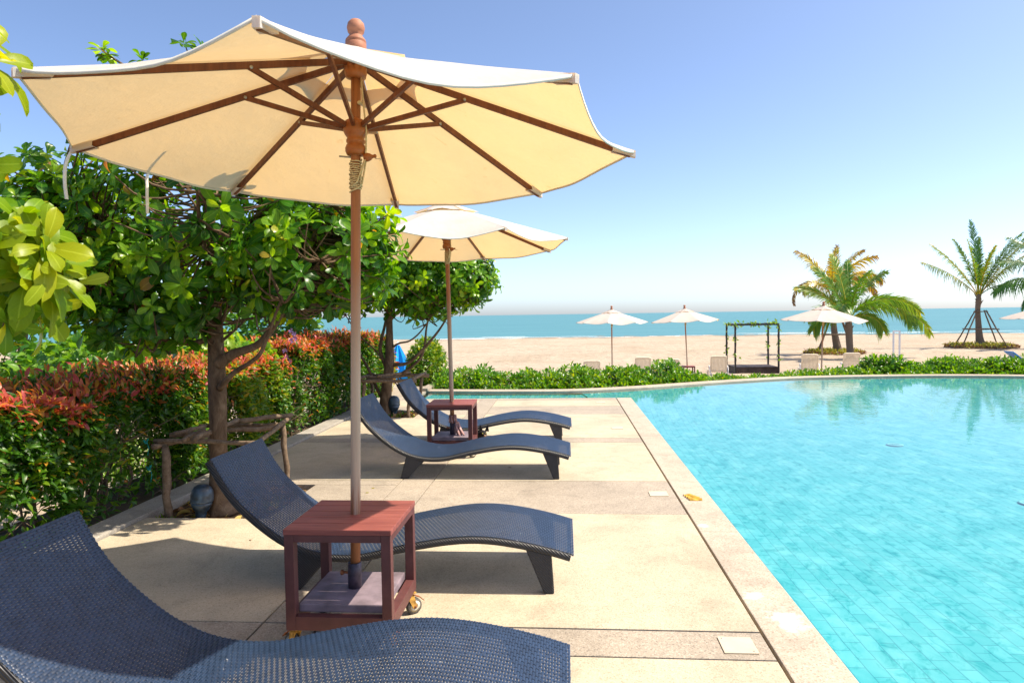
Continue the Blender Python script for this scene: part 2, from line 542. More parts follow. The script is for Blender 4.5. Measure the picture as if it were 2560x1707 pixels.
M['leaf_tree'] = m_leaf('glossy_tree_leaf', [(0., (.010, .055, .005)), (.4, (.042, .155, .009)), (.75, (.16, .33, .014)), (.93, (.27, .38, .02)), (.975, (.30, .20, .03)), (1., (.22, .07, .03))], (2.9, 2.2, .35), .48, .29, .55, .32)
M['leaf_fg'] = m_leaf('young_tree_leaf', [(0., (.022, .12, .005)), (.4, (.12, .25, .005)), (1., (.34, .37, .007))], (2.0, 1.6, .2), .45, .34, .5, .22)
M['leaf_hedge'] = m_leaf('hedge_leaf', [(0., (.012, .060, .005)), (.35, (.052, .165, .008)), (.6, (.22, .31, .014)), (.78, (.46, .22, .03)), (.88, (.48, .11, .055)), (1., (.42, .065, .085))], (2.2, 1.8, .6), .40, .36, .35, .4)
M['leaf_low'] = m_leaf('shore_shrub_leaf', [(0., (.022, .11, .008)), (.5, (.08, .23, .010)), (.85, (.20, .33, .013)), (1., (.42, .36, .03))], (2.2, 1.8, .5), .40, .32, .3)
M['leaf_broad'] = m_leaf('broad_shrub_leaf', [(0., (.03, .12, .015)), (.5, (.09, .24, .02)), (1., (.24, .36, .03))], (2.2, 1.9, .5), .45, .38, .4)
M['leaf_palm'] = m_leaf('palm_leaflet', [(0., (.015, .095, .030)), (.4, (.075, .215, .012)), (.65, (.20, .29, .012)), (.82, (.50, .40, .02)), (1., (.20, .11, .05))], (1.8, 1.5, .6), .35, .35, .3)
M['leaf_bed'] = m_leaf('bed_leaf', [(0., (.05, .15, .02)), (.5, (.35, .33, .03)), (1., (.12, .03, .05))], (1.8, 1.5, .6), .3, .5, .2)
M['leaf_dry'] = m_leaf('dry_leaf', [(0., (.20, .095, .035)), (.5, (.34, .19, .075)), (.8, (.48, .33, .10)), (1., (.50, .40, .05))], (1.2, 1., .7), .2, .6, .4, .3)
# ------------------------------------------------------------------ camera, light
cam_d = bpy.data.cameras.new('camera')
cam = bpy.data.objects.new('camera', cam_d); COL.objects.link(cam)
cam_d.sensor_width = 36.; cam_d.lens = 36. * 1555 / 2352; cam_d.clip_end = 60000.; cam_d.clip_start = .05
yaw, pitch, roll = .07756905, -.03897236, -.01549876
fw = Vector((-math.sin(yaw) * math.cos(pitch), math.cos(yaw) * math.cos(pitch), math.sin(pitch)))
rt = Vector((math.cos(yaw), math.sin(yaw), 0)); up = rt.cross(fw)
r2 = rt * math.cos(roll) + up * math.sin(roll); u2 = r2.cross(fw)
cam.matrix_world = Matrix(((r2.x, u2.x, -fw.x, 0), (r2.y, u2.y, -fw.y, 0), (r2.z, u2.z, -fw.z, 1.56), (0, 0, 0, 1)))
cam_d.dof.use_dof = True; cam_d.dof.focus_distance = 4.6; cam_d.dof.aperture_fstop = 14.
scene.camera = cam

SUND = Vector((.71, .03, 1.)).normalized()
sun_d = bpy.data.lights.new('sun', 'SUN'); sun = bpy.data.objects.new('sun', sun_d); COL.objects.link(sun)
sun_d.energy = 4.3; sun_d.angle = R(.53); sun_d.color = (1., .89, .72)
sun.rotation_euler = (-SUND).to_track_quat('-Z', 'Y').to_euler()
sun.location = (8, 3, 14)
w = bpy.data.worlds.new('World'); scene.world = w; w.use_nodes = True
nt = w.node_tree
bg = nt.nodes['Background']
sky = nt.nodes.new('ShaderNodeTexSky'); sky.sky_type = 'NISHITA'; sky.sun_disc = False
sky.sun_elevation = math.asin(SUND.z); sky.sun_rotation = math.atan2(SUND.x, SUND.y)
sky.altitude = 0; sky.air_density = .55; sky.dust_density = 1.15; sky.ozone_density = 1.5
nt.links.new(sky.outputs[0], bg.inputs[0]); bg.inputs[1].default_value = .15
vs = scene.view_settings
vs.view_transform = 'Standard'; vs.look = 'None'; vs.exposure = .98; vs.gamma = 1.; vs.use_curve_mapping = False
scene.cycles.use_denoising = True
scene.cycles.max_bounces = 10; scene.cycles.transparent_max_bounces = 12
scene.cycles.diffuse_bounces = 4; scene.cycles.transmission_bounces = 6; scene.cycles.glossy_bounces = 4
scene.cycles.caustics_reflective = False; scene.cycles.caustics_refractive = False
scene.cycles.sample_clamp_indirect = 6.

# ------------------------------------------------------------------ the setting
# deck: separate slabs with grooves between them
GAP = .005
mb = MB()
bands = [(-3.0, -2.0, 1), (-2.0, .0, 0), (.0, 1.05, 1), (1.05, 3.05, 0), (3.05, 3.32, 1), (3.32, 5.27, 0), (5.27, 6.31, 1), (6.31, 8.24, 0),
         (8.24, 8.53, 1), (8.53, 10.57, 0), (10.57, 11.48, 1), (11.48, 12.33, 0), (12.33, 12.62, 1)]
pits = [(5.08, 6.14), (10.25, 11.05), (-.12, .92)]
def slab(x0, x1, y0, y1, m):
    mb.box(x0 + GAP, x1 - GAP, y0 + GAP, y1 - GAP, -.05, rnd.uniform(-.0012, .0012), m, .003)
for y0, y1, m in bands:
    slab(-1.26, .935, y0, y1, m)
    slab(-1.565, -1.26, y0, y1, 1)
    # left field, cut round the tree pits
    cuts = [y0, y1] + [c for p in pits for c in p if y0 < c < y1]
    cuts.sort()
    for a, b in zip(cuts[:-1], cuts[1:]):
        mid = (a + b) / 2
        if any(p[0] <= mid <= p[1] for p in pits):
            slab(-2.35, -1.565, a, b, m)
        else:
            slab(-3.33, -1.565, a, b, m)
# landing beyond the end of the channel
mb.prism([(-3.33, 12.62), (-2.9, 12.62), (-2.9, 14.75), (-3.1, 14.95), (-3.55, 14.9), (-3.9, 14.5), (-4.0, 13.8), (-3.6, 13.2), (-3.33, 13.0)], -.05, .0, 1)
mb.box(-3.02, -2.86, 13.9, 14.8, .0, .06, 1, .01)
mb.box(-4.4, .93, -3., 12.6, -.12, -.0515, 2)
deck = struct(mb.build('pool_deck', [M['sand_panel'], M['aggregate'], M['groove']]))
mb = MB()
yy = -3.
while yy < 12.6:
    y2 = min(yy + 2.62, 12.62)
    mb.box(.947, 1.215, yy + .0008, y2 - .0008, -.16, .0, 0, .006)
    yy = y2
struct(mb.build('pool_coping', M['coping_edge']))
mb = MB()
mb.box(-3.575, -3.335, -3., 12.6, -.16, .028, 0, .012)
struct(mb.build('planter_kerb', M['kerb']))
# pits : soil
mb = MB()
for p in pits:
    nx, ny = 14, 14
    vs_ = [(-3.33 + .98 * i / nx, p[0] + (p[1] - p[0]) * j / ny, -.05 + .02 * math.sin(i * 1.7 + j) * math.cos(j * 1.3) + rnd.uniform(-.006, .006)) for j in range(ny + 1) for i in range(nx + 1)]
    mb.add(vs_, [(j * (nx + 1) + i, j * (nx + 1) + i + 1, (j + 1) * (nx + 1) + i + 1, (j + 1) * (nx + 1) + i) for j in range(ny) for i in range(nx)], 0, True)
struct(mb.build('tree_pit_soil', M['soil']))

# far pool edge
inner = catmull([(-2.9, 13.98), (-1.5, 13.85), (0, 13.82), (1.3, 14.22), (2.6, 14.9), (3.94, 15.6), (5.6, 16.25), (8.1, 16.5), (10.4, 16.2), (13., 15.2), (16., 13.2), (18.5, 10.0), (19.5, 6.), (19.6, -3.)], 8)
tg = np.gradient(inner, axis=0); tg /= np.linalg.norm(tg, axis=1, keepdims=True)
nrm = np.stack([-tg[:, 1], tg[:, 0]], 1)
outer = inner + nrm * .33
mb = MB()
n = len(inner)
prof = [(.012, -.16), (.012, -.012), (.02, .0), (.322, .0), (.33, -.01), (.33, -.25)]
vs_ = [(*(inner[i] + nrm[i] * a), z) for i in range(n) for a, z in prof]
k = len(prof)
mb.add(vs_, [(i * k + j, i * k + j + 1, (i + 1) * k + j + 1, (i + 1) * k + j) for i in range(n - 1) for j in range(k - 1)])
struct(mb.build('pool_far_kerb', M['coping']))

# pool basin
ring = [(1.2, 12.62), (1.2, -3.), (19.6, -3.)][::1]
poly = [(-2.86, 12.62), (1.205, 12.62), (1.205, -3.)] + [tuple(p) for p in inner[::-1]]
mb = MB()
ZF = -.46
nv = len(poly)
ZE = -.07                                           # the floor rises towards the far edge
deep = inner - nrm * 3.2
dp = [(-2.86, 12.62), (1.205, 12.62), (1.205, -3.), (16.0, -3.)] + [tuple(p) for p in deep[::-1] if p[0] > 1.2 and p[1] > -2.9 and p[1] < 13.]
mb.add([(x, y, ZF - .012) for x, y in [(-2.86, 13.9), (-2.86, 12.), (1.2, 12.), (1.2, -3.), (19.6, -3.)] + [tuple(p) for p in inner[::-1]]], [list(range(nv + 2))])
ni = len(inner)
lift = []
for i in range(ni):
    for w_ in np.linspace(0, 1, 9):
        q = inner[i] * (1 - w_) + deep[i] * w_
        lift.append((q[0], max(q[1], 9.8 if q[0] < 1.205 else -3.), ZE + (ZF - .0105 - ZE) * w_ * w_ * (3 - 2 * w_)))
fl_ = []
for i in range(ni - 1):
    if inner[i, 0] < .2:
        continue
    for j in range(8):
        fl_.append((i * 9 + j, (i + 1) * 9 + j, (i + 1) * 9 + j + 1, i * 9 + j + 1))
mb.add(lift, fl_, 0, True)
mb.add([(-2.855, 12.62, -.16), (1.2, 12.62, -.16), (1.2, 14.18, -.085), (.2, 13.80, -.085), (-1.5, 13.83, -.085), (-2.855, 13.95, -.085)], [(0, 1, 2, 3, 4, 5)])
struct(mb.build('pool_floor', M['tiles']))
mb = MB()
for i in range(nv):
    a, b = poly[i], poly[(i + 1) % nv]
    mb.add([(*a, -.16), (*b, -.16), (*b, ZF), (*a, ZF)], [(0, 1, 2, 3)])
mb.box(-2.86, 1.2, 12.45, 12.615, -.5, -.055)
struct(mb.build('pool_walls', M['tiles']))
mb = MB()
mb.add([(x, y, -.035) for x, y in [(-2.9, 12.6), (1.21, 12.6), (1.21, -3.)] + [tuple(p) for p in (inner + nrm * .02)[::-1]]], [list(range(nv))])
struct(mb.build('pool_water', M['water']))

# beach: one sheet under everything, sloping into the sea
xs = np.concatenate([np.linspace(-900, -70, 24), np.linspace(-64, 96, 130), np.linspace(104, 1200, 26)])
ys = np.concatenate([np.linspace(-60, 14, 20), np.linspace(15, 62, 110), np.linspace(63, 150, 60)])
X, Y = np.meshgrid(xs, ys)
Z = np.full_like(X, -1.25)
shore = 99 - .004 * np.clip(X - 10, 0, 60) ** 2 * .5 + 1.2 * np.sin(X * .05)
sl = np.clip((Y - 46) / (shore - 46), 0, 2)
Z -= sl * .62
Z += .035 * np.sin(X * 1.3 + 2 * np.sin(Y * .7)) * np.sin(Y * 1.1 + X * .3) * (Y > 18) + .03 * np.sin(X * .31) * np.cos(Y * .23)
Z += NR.normal(size=Z.shape) * .012
Z = np.where(Y > shore + 8, Z - (Y - shore - 8) * .03, Z)
ny, nx = X.shape
idx = np.arange(ny * nx).reshape(ny, nx)
Q = np.stack([idx[:-1, :-1], idx[:-1, 1:], idx[1:, 1:], idx[1:, :-1]], -1).reshape(-1, 4)
struct(np_mesh('beach', np.stack([X, Y, Z], -1).reshape(-1, 3), Q, M['sand']))
mb = MB()
mb.add([(-30000, 60, -1.90), (30000, 60, -1.90), (30000, 40000, -1.90), (-30000, 40000, -1.90)], [(0, 1, 2, 3)])
struct(mb.build('sea', M['sea']))
# thin broken lines of foam where the small waves run out
rf = random.Random(4)
mb = MB()
for k in range(46):
    x0 = rf.uniform(-70, 130); y0 = 99 - .002 * max(0, min(60, x0 - 10)) ** 2 + 1.2 * math.sin(x0 * .05) + rf.choice((.6, 2.2, 5.5, 9.)) + rf.uniform(-.4, .4)
    L_ = rf.uniform(4, 16); nn = 14
    vs_ = []
    for i in range(nn + 1):
        u = i / nn
        wd = .42 * math.sin(PI * u) * rf.uniform(.4, 1.) + .02
        x = x0 + L_ * u; y = y0 + .35 * math.sin(x * .6 + k) + .15 * math.sin(x * 2.1)
        vs_ += [(x, y - wd, -1.885), (x, y, -1.865), (x, y + wd, -1.885)]
    mb.add(vs_, [(3 * i + j, 3 * i + 3 + j, 3 * i + 4 + j, 3 * i + 1 + j) for i in range(nn) for j in range(2)], 0, True)
struct(mb.build('surf', M['foam']))
# planting ground outside the kerbs, dropping to the beach
def strip_ground(name, a, offs, mat_):
    mb = MB()
    nn = len(a); tg = np.gradient(np.array(a, float), axis=0); tg /= np.linalg.norm(tg, axis=1, keepdims=True)
    no = np.stack([-tg[:, 1], tg[:, 0]], 1)
    kk = len(offs)
    vs_ = [(*(np.array(a[i]) + no[i] * o), z + rnd.uniform(-.02, .02)) for i in range(nn) for o, z in offs]
    mb.add(vs_, [(i * kk + j, i * kk + j + 1, (i + 1) * kk + j + 1, (i + 1) * kk + j) for i in range(nn - 1) for j in range(kk - 1)], 0, True)
    return struct(mb.build(name, mat_))
strip_ground('planting_bed', outer, [(-.01, -.16), (.5, -.2), (1.2, -.5), (2.4, -1.0), (3.4, -1.32)], M['soil'])
strip_ground('planting_bed', [(-3.56, y) for y in np.linspace(-3, 14.4, 20)], [(0, -.07), (.6, -.1), (1.3, -.3), (2.6, -.9), (3.6, -1.32)], M['soil'])
# ------------------------------------------------------------------ wicker lounger
PROF = catmull([(-2.04, .755), (-1.95, .60), (-1.86, .488), (-1.73, .375), (-1.62, .300), (-1.5, .245), (-1.38, .217), (-1.26, .210), (-1.14, .222),
                (-.97, .262), (-.83, .290), (-.69, .313), (-.55, .325), (-.41, .320), (-.25, .297), (-.09, .262), (.035, .226)], 12)
PROF = PROF + np.array([1.0, 0.])
def prof_resample(step):
    seg = np.linalg.norm(np.diff(PROF, axis=0), axis=1); s = np.concatenate([[0], np.cumsum(seg)])
    q = np.arange(0, s[-1] + 1e-6, step)
    p = np.stack([np.interp(q, s, PROF[:, 0]), np.interp(q, s, PROF[:, 1])], 1)
    tg = np.gradient(p, axis=0); tg /= np.linalg.norm(tg, axis=1, keepdims=True)
    return p, tg, np.stack([-tg[:, 1], tg[:, 0]], 1)
def weave_mesh(parent):
    P1 = .0112; PW = .0250; A = .0024; HW = .325
    p, tg, no = prof_resample(P1)
    K = len(p)
    ny = int(HW / PW)
    wy = np.arange(-ny, ny + 1) * PW
    parts = []
    # wefts: across the width, over one and under one
    ys = np.concatenate([[-HW], np.arange(-2 * ny, 2 * ny + 1) * PW / 2, [HW]])
    m = len(ys)
    k = np.arange(K)
    ph = np.round(ys / PW * 2).astype(int)
    hgt = np.where((ph[None, :] % 2) != 0, 0., np.where(((ph[None, :] // 2 + k[:, None]) % 2) == 0, A, -A * .8))
    hgt[:, 0] = hgt[:, -1] = -.012
    V = np.zeros((K, m, 3, 3))
    for e, (o, dz) in enumerate(((-.0051, -.0011), (0., .0004), (.0051, -.0011))):
        c = p + tg * o
        V[:, :, e, 0] = c[:, None, 0] + no[:, None, 0] * (hgt + dz)
        V[:, :, e, 2] = c[:, None, 1] + no[:, None, 1] * (hgt + dz)
        V[:, :, e, 1] = ys[None, :]
    idx = np.arange(K * m * 3).reshape(K, m, 3)
    q = np.stack([idx[:, :-1, :-1], idx[:, :-1, 1:], idx[:, 1:, 1:], idx[:, 1:, :-1]], -1).reshape(-1, 4)
    parts.append((V.reshape(-1, 3), q, np.ones((K * m * 3, 4))))
    # warps: along the length, twice the samples
    p2, t2, n2 = prof_resample(P1 / 2)
    K2 = len(p2)
    J = len(wy)
    k2 = np.arange(K2)
    V = np.zeros((J, K2, 3, 3))
    for jj, y in enumerate(wy):
        j = jj - ny
        h = np.where(k2 % 2 == 1, 0., np.where(((j + k2 // 2) % 2) == 0, -A * .8, A * 1.05))
        for e, (o, dz) in enumerate(((-.0068, -.0011), (0., .0004), (.0068, -.0011))):
            V[jj, :, e, 0] = p2[:, 0] + n2[:, 0] * (h + dz)
            V[jj, :, e, 2] = p2[:, 1] + n2[:, 1] * (h + dz)
            V[jj, :, e, 1] = y + o
    idx = np.arange(J * K2 * 3).reshape(J, K2, 3)
    q = np.stack([idx[:, :-1, :-1], idx[:, 1:, :-1], idx[:, 1:, 1:], idx[:, :-1, 1:]], -1).reshape(-1, 4)
    parts.append((V.reshape(-1, 3), q, np.ones((J * K2 * 3, 4))))
    V, q, c = join_np(parts)
    return np_mesh('woven_seat', V, q, M['wicker'], parent, None, True)
def rail_mesh(y0, y1, parent):
    p, tg, no = prof_resample(.03)
    T0, T1 = -.046, -.0015
    r = .008
    sec = [(y0 + r, T1), (y1 - r, T1), (y1, T1 - r), (y1, T0 + r), (y1 - r, T0), (y0 + r, T0), (y0, T0 + r), (y0, T1 - r)]
    mb = MB()
    K = len(p)
    vs_ = [(p[i, 0] + no[i, 0] * h, y, p[i, 1] + no[i, 1] * h) for i in range(K) for y, h in sec]
    mb.add(vs_, [(i * 8 + j, i * 8 + (j + 1) % 8, (i + 1) * 8 + (j + 1) % 8, (i + 1) * 8 + j) for i in range(K - 1) for j in range(8)], 0, True)
    mb.add([vs_[j] for j in range(8)], [tuple(range(8))]); mb.add([vs_[(K - 1) * 8 + j] for j in range(8)], [tuple(reversed(range(8)))])
    return mb.build('side_rail', M['wicker_dark'], parent)
def xz_plate(poly, y0, y1, name, mat_, parent):
    mb = MB()
    n = len(poly)
    vs_ = [(x, y0, z) for x, z in poly] + [(x, y1, z) for x, z in poly]
    mb.add(vs_, [tuple(range(n)), tuple(reversed(range(n, 2 * n)))] + [(j, i, n + i, n + j) for i in range(n) for j in [(i + 1) % n]])
    o = mb.build(name, mat_, parent)
    bv = o.modifiers.new('soft_edges', 'BEVEL'); bv.width = .008; bv.segments = 2
    return o
def make_lounger(label, loc):
    t = thing('wicker_lounger', label, 'sun lounger', loc, group='wicker loungers in a row along the pool')
    weave_mesh(t)
    rail_mesh(-.338, -.312, t); rail_mesh(.312, .338, t)
    p, tg, no = prof_resample(.03)
    for i, s in ((0, 1), (-1, -1)):
        mb = MB()
        c = Vector((p[i, 0] + tg[i, 0] * .008 * s - no[i, 0] * .0235, 0, p[i, 1] + tg[i, 1] * .008 * s - no[i, 1] * .0235))
        mb.bar(c + Vector((0, -.3115, 0)), c + Vector((0, .3115, 0)), .016, .043, 0, (no[i, 0], 0, no[i, 1]))
        mb.build('end_rail', M['wicker_dark'], t)
    for y in (-.335, .283):
        xz_plate([(.765, .258), (.912, .222), (.925, .0), (.868, .0)], y, y + .052, 'leg', M['wicker_leg'], t)
        xz_plate([(-.545, .222), (-.375, .172), (-.535, .0), (-.605, .0)], y, y + .052, 'leg', M['wicker_leg'], t)
    return t
lg = make_lounger('dark wicker lounger in front of the red table, with a round shadow over its back', (-1.03, 2.37, 0))
dup(lg, 'dark wicker lounger just behind the large red table, its head beside a tree trunk', (-1.0, 4.06, 0))
dup(lg, 'dark wicker lounger in front of the smaller red table and the black cat', (-.99, 6.70, 0))
dup(lg, 'dark wicker lounger beyond the black cat, last one before the pool channel', (-.965, 8.38, 0))

# ------------------------------------------------------------------ table with parasol stand
def make_table(label, loc, group):
    t = thing('side_table', label, 'side table', loc, group=group)
    for i in range(5):
        mb = MB()
        y = -.2515 + i * .1006
        mb.box(-.253, .253, y + .0012, y + .0994, .566, .592, 0, .003)
        mb.build('top_plank', M['table_wood'], t)
    mb = MB()
    for s in (-1, 1):
        mb.box(-.2035, .2035, min(s * .25, s * .216), max(s * .25, s * .216), .533, .5655, 0, .002)
        mb.box(min(s * .25, s * .216), max(s * .25, s * .216), -.2035, .2035, .533, .5655, 0, .002)
    mb.build('top_frame', M['frame_paint'], t)
    mb = MB()
    for s in (-1, 1):
        mb.box(-.2035, .2035, min(s * .25, s * .206), max(s * .25, s * .206), .122, .186, 0, .002)
        mb.box(min(s * .25, s * .206), max(s * .25, s * .206), -.2035, .2035, .122, .186, 0, .002)
    mb.build('bottom_frame', M['frame_paint'], t)
    for sx in (-1, 1):
        for sy in (-1, 1):
            mb = MB()
            mb.box(min(sx * .25, sx * .204), max(sx * .25, sx * .204), min(sy * .25, sy * .204), max(sy * .25, sy * .204), .12, .5655, 0, .003)
            mb.build('leg', M['frame_paint'], t)
    mb = MB(); mb.box(-.2028, .2028, -.2028, .2028, .1885, .228, 0, .006); mb.build('shelf', M['shelf'], t)
    mb = MB(); mb.lathe([(.0335, .228), (.0335, .352), (.031, .354), (.031, .35)], 20); sl = mb.build('pole_sleeve', M['sleeve'], t)
    mb = MB()
    mb.tube([(-.03, 0, .30), (-.06, 0, .30)], .006, 8); mb.tube([(-.058, 0, .30), (-.07, 0, .30)], .013, 6)
    mb.build('clamp_screw', M['rust'], sl)
    for sx in (-1, 1):
        for sy in (-1, 1):
            an = rnd.uniform(-.7, .7) + (0.5 if sx > 0 else 2.4)
            mx_ = Matrix.Translation((sx * .222, sy * .205, 0)) @ Matrix.Rotation(an, 4, 'Z')
            mb = MB()
            mb.box(-.03, .03, -.025, .025, .1145, .1195, 0, 0, mx_)
            mb.lathe([(.018, .102), (.018, .114)], 12, 0, mx_)
            for s in (-1, 1):
                mb.add([(-.02, s * .019, .103), (.02, s * .019, .103), (.036, s * .019, .036), (.014, s * .019, .034),
                        (-.02, s * .0165, .103), (.02, s * .0165, .103), (.036, s * .0165, .036), (.014, s * .0165, .034)],
                       [(0, 1, 2, 3), (7, 6, 5, 4), (0, 4, 5, 1), (1, 5, 6, 2), (2, 6, 7, 3), (3, 7, 4, 0)], 0, False, mx_)
            mb.box(-.02, .02, -.019, .019, .0995, .1035, 0, 0, mx_)
            cs = mb.build('caster', M['rust_yellow'], t)
            mw = mx_ @ Matrix.Translation((.025, 0, .042)) @ Matrix.Rotation(PI / 2, 4, 'X')
            mb = MB()
            mb.lathe([(.030, -.0145), (.038, -.0145), (.042, -.010), (.042, .010), (.038, .0145), (.030, .0145)], 24, 0, mw)
            mb.lathe([(.0305, -.0150), (.012, -.0155), (.012, .0155), (.0305, .0150)], 24, 1, mw)
            mb.tube([(0, 0, -.022), (0, 0, .022)], .007, 8, 2, True, True, mw)
            mb.build('wheel', [M['tyre'], M['hubw'], M['rust']], cs)
            mb = MB()
            mb.add([(.03, -.014, .098), (.062, -.014, .082), (.082, -.014, .06), (.082, .014, .06), (.062, .014, .082), (.03, .014, .098),
                    (.03, -.014, .094), (.06, -.014, .079), (.079, -.014, .058), (.079, .014, .058), (.06, .014, .079), (.03, .014, .094)],
                   [(0, 1, 4, 5), (1, 2, 3, 4), (11, 10, 7, 6), (10, 9, 8, 7), (0, 6, 7, 1), (1, 7, 8, 2), (2, 8, 9, 3), (3, 9, 10, 4), (4, 10, 11, 5), (5, 11, 6, 0)], 0, False, mx_)
            mb.build('brake_tab', M['rust'], cs)
    return t
TG = 'square red tables that hold parasol poles'
tb = make_table('red-brown square table with rusty casters between the two largest loungers', (-1.05, 3.235, 0), TG)
dup(tb, 'red-brown square table with a pink rag on its shelf, beside the black cat', (-1.27, 7.53, 0), (0, 0, .02), group=TG)
dup(tb, 'dark table under the plain white beach parasol with two cream chairs to its right', (1.95, 28.5, -1.33), group=TG)
dup(tb, 'dark table under the beach parasol just left of the black pergola', (5.28, 29.5, -1.33), group=TG)
dup(tb, 'dark table under the beach parasol beside the palms', (9.5, 26., -1.33), group=TG)

# ------------------------------------------------------------------ parasol
def make_umbrella(label, loc, rot):
    t = thing('parasol', label, 'parasol', loc, rot, group='cream canvas parasols on wooden poles')
    PH = .099; RR = 1.404; ZR = 2.369; ZH = 2.815
    slope = (ZH - ZR) / (RR - .05)
    zr = lambda r: ZH - slope * (r - .05)
    mb = MB()
    mb.tube([(0, 0, .105), (0, 0, .8), (0, 0, 1.4), (0, 0, 2.0), (0, 0, 2.45), (0, 0, 2.80)], [.0245, .0245, .0243, .0243, .024, .024], 20)
    mb.build('pole', M['pole_wood'], t)
    mb = MB()
    mb.lathe([(.048, 2.862), (.052, 2.885), (.052, 2.912), (.047, 2.916), (.052, 2.921), (.049, 2.930), (.033, 2.950), (.030, 2.956), (.040, 2.968), (.0445, 2.990), (.040, 3.012), (.026, 3.028), (.0, 3.033)], 24)
    mb.build('finial', M['teak_old'], t)
    mb = MB()
    mb.lathe([(.026, 2.735), (.050, 2.742), (.055, 2.765), (.055, 2.84), (.05, 2.86), (.03, 2.865)], 24)
    mb.build('hub', M['teak_turned'], t)
    mb = MB()
    mb.lathe([(.027, 2.352), (.044, 2.356), (.051, 2.372), (.052, 2.388), (.046, 2.404), (.040, 2.410), (.047, 2.418), (.047, 2.430), (.041, 2.438), (.052, 2.452), (.062, 2.472), (.060, 2.50), (.052, 2.522), (.036, 2.532), (.027, 2.534)], 28)
    mb.build('slider', M['teak_turned'], t)
    def corner(k, r):
        a = PH + k * PI / 4
        return Vector((r * math.cos(a), r * math.sin(a), 0))
    # canopy
    NRR, NT_ = 16, 12
    r0 = .25
    vs_ = []; fs_ = []
    edge = []
    def cpt(k, u, r, lift=.020):
        a = corner(k, r); b = corner(k + 1, r)
        p = a.lerp(b, u)
        q = r / RR
        bow = 4 * u * (1 - u)
        p = p * (1 - .030 * bow * q ** 2.2)
        p.z = zr(r) + lift - {6: .090, 5: .058, 7: .066}.get(k, .040) * bow * q ** 5. - .008 * bow * q * (1 - q)
        # little puckers beside the seams
        p.z += .006 * math.sin(9 * u + k) * bow * q + .004 * math.sin(23 * q + k * 2.) * (1 - bow) * bow
        return p
    for k in range(8):
        o = len(vs_)
        for i in range(NRR + 1):
            r = r0 + (RR - r0) * i / NRR
            for j in range(NT_ + 1):
                vs_.append(cpt(k, j / NT_, r))
        W_ = NT_ + 1
        for i in range(NRR):
            for j in range(NT_):
                fs_.append((o + i * W_ + j, o + (i + 1) * W_ + j, o + (i + 1) * W_ + j + 1, o + i * W_ + j + 1))
        edge += [cpt(k, j / NT_, RR) for j in range(NT_)]
    mb = MB(); mb.add(vs_, fs_, 0, True)
    can = mb.build('canopy', M['canvas'], t)
    mb = MB()
    ne = len(edge)
    hv = []
    for p in edge:
        out_ = Vector((p.x, p.y, 0)).normalized()
        hv += [p + out_ * .0016 + Vector((0, 0, .001)), p + out_ * .0016 - Vector((0, 0, .013)), p - out_ * .0016 - Vector((0, 0, .013)), p - out_ * .0016 - Vector((0, 0, .0015))]
    mb.add(hv, [(4 * i + j, 4 * i + (j + 1) % 4, 4 * ((i + 1) % ne) + (j + 1) % 4, 4 * ((i + 1) % ne) + j) for i in range(ne) for j in range(4)], 0, True)
    mb.build('hem', M['hem'], can)
    for k in range(8):
        mb = MB()
        a = PH + k * PI / 4
        er = Vector((math.cos(a), math.sin(a), 0)); et = Vector((-er.y, er.x, 0))
        tip = er * (RR + .004); tip.z = zr(RR) + .0185
        base = er * (RR - .115)
        q = [tip + et * .012 - Vector((0, 0, .0)), tip - et * .012, base - et * .026 + Vector((0, 0, zr(RR - .115) + .006)), base + et * .026 + Vector((0, 0, zr(RR - .115) + .006)),
             tip + et * .012 - Vector((0, 0, .035)), tip - et * .012 - Vector((0, 0, .035)), base - et * .03 + Vector((0, 0, zr(RR - .115) - .022)), base + et * .03 + Vector((0, 0, zr(RR - .115) - .022))]
        mb.add(q, [(4, 7, 6, 5), (0, 4, 5, 1), (0, 3, 7, 4), (1, 5, 6, 2)], 0, False)
        mb.build('corner_pocket', M['canvas'], can)
    # vent cap over the open top
    vs_ = []; fs_ = []
    for k in range(8):
        o = len(vs_)
        for i in range(7):
            r = .048 + (.40 - .048) * i / 6
            for j in range(7):
                u = j / 6
                a = corner(k, r); b = corner(k + 1, r)
                p = a.lerp(b, u); bow = 4 * u * (1 - u); q = r / .40
                p = p * (1 - .14 * bow * q ** 2)
                p.z = 2.895 - .158 * q + .018 * bow * q ** 2 + .008 * math.sin(k * 2.1 + 6 * u) * q
                vs_.append(p)
        for i in range(6):
            for j in range(6):
                fs_.append((o + i * 7 + j, o + (i + 1) * 7 + j, o + (i + 1) * 7 + j + 1, o + i * 7 + j + 1))
    mb = MB(); mb.add(vs_, fs_, 0, True); mb.build('vent_cap', M['canvas'], t)
    for k in range(8):
        a = PH + k * PI / 4
        er = Vector((math.cos(a), math.sin(a), 0)); et = Vector((-er.y, er.x, 0))
        mb = MB()
        A_ = er * .052 + Vector((0, 0, zr(.052) - .006)); B_ = er * (RR - .02) + Vector((0, 0, zr(RR - .02) - .006))
        mb.bar(A_, B_, .017, .030)
        rb = mb.build('rib', M['teak'], t)
        J = er * .545 + Vector((0, 0, zr(.545) - .016))
        mb = MB()
        mb.tube([J - et * .013, J + et * .013], .008, 10)
        mb.build('joint_pin', M['steel'], rb)
        mb = MB()
        S_ = er * .048 + Vector((0, 0, 2.492))
        mb.bar(S_, J + (J - S_).normalized() * .012, .016, .024)
        mb.build('strut', M['teak'], t)
    # rope wound on the pole and led up to the hub
    mb = MB()
    pts = []
    for i in range(190):
        u = i / 189
        an = 2 * PI * 15 * u
        r = .0285 + .003 * math.sin(i * .7)
        z = 2.335 - .15 * u ** .8 + .002 * math.sin(i * 1.9)
        pts.append((r * math.cos(an), r * math.sin(an), z))
    mb.tube(pts, .0037, 5)
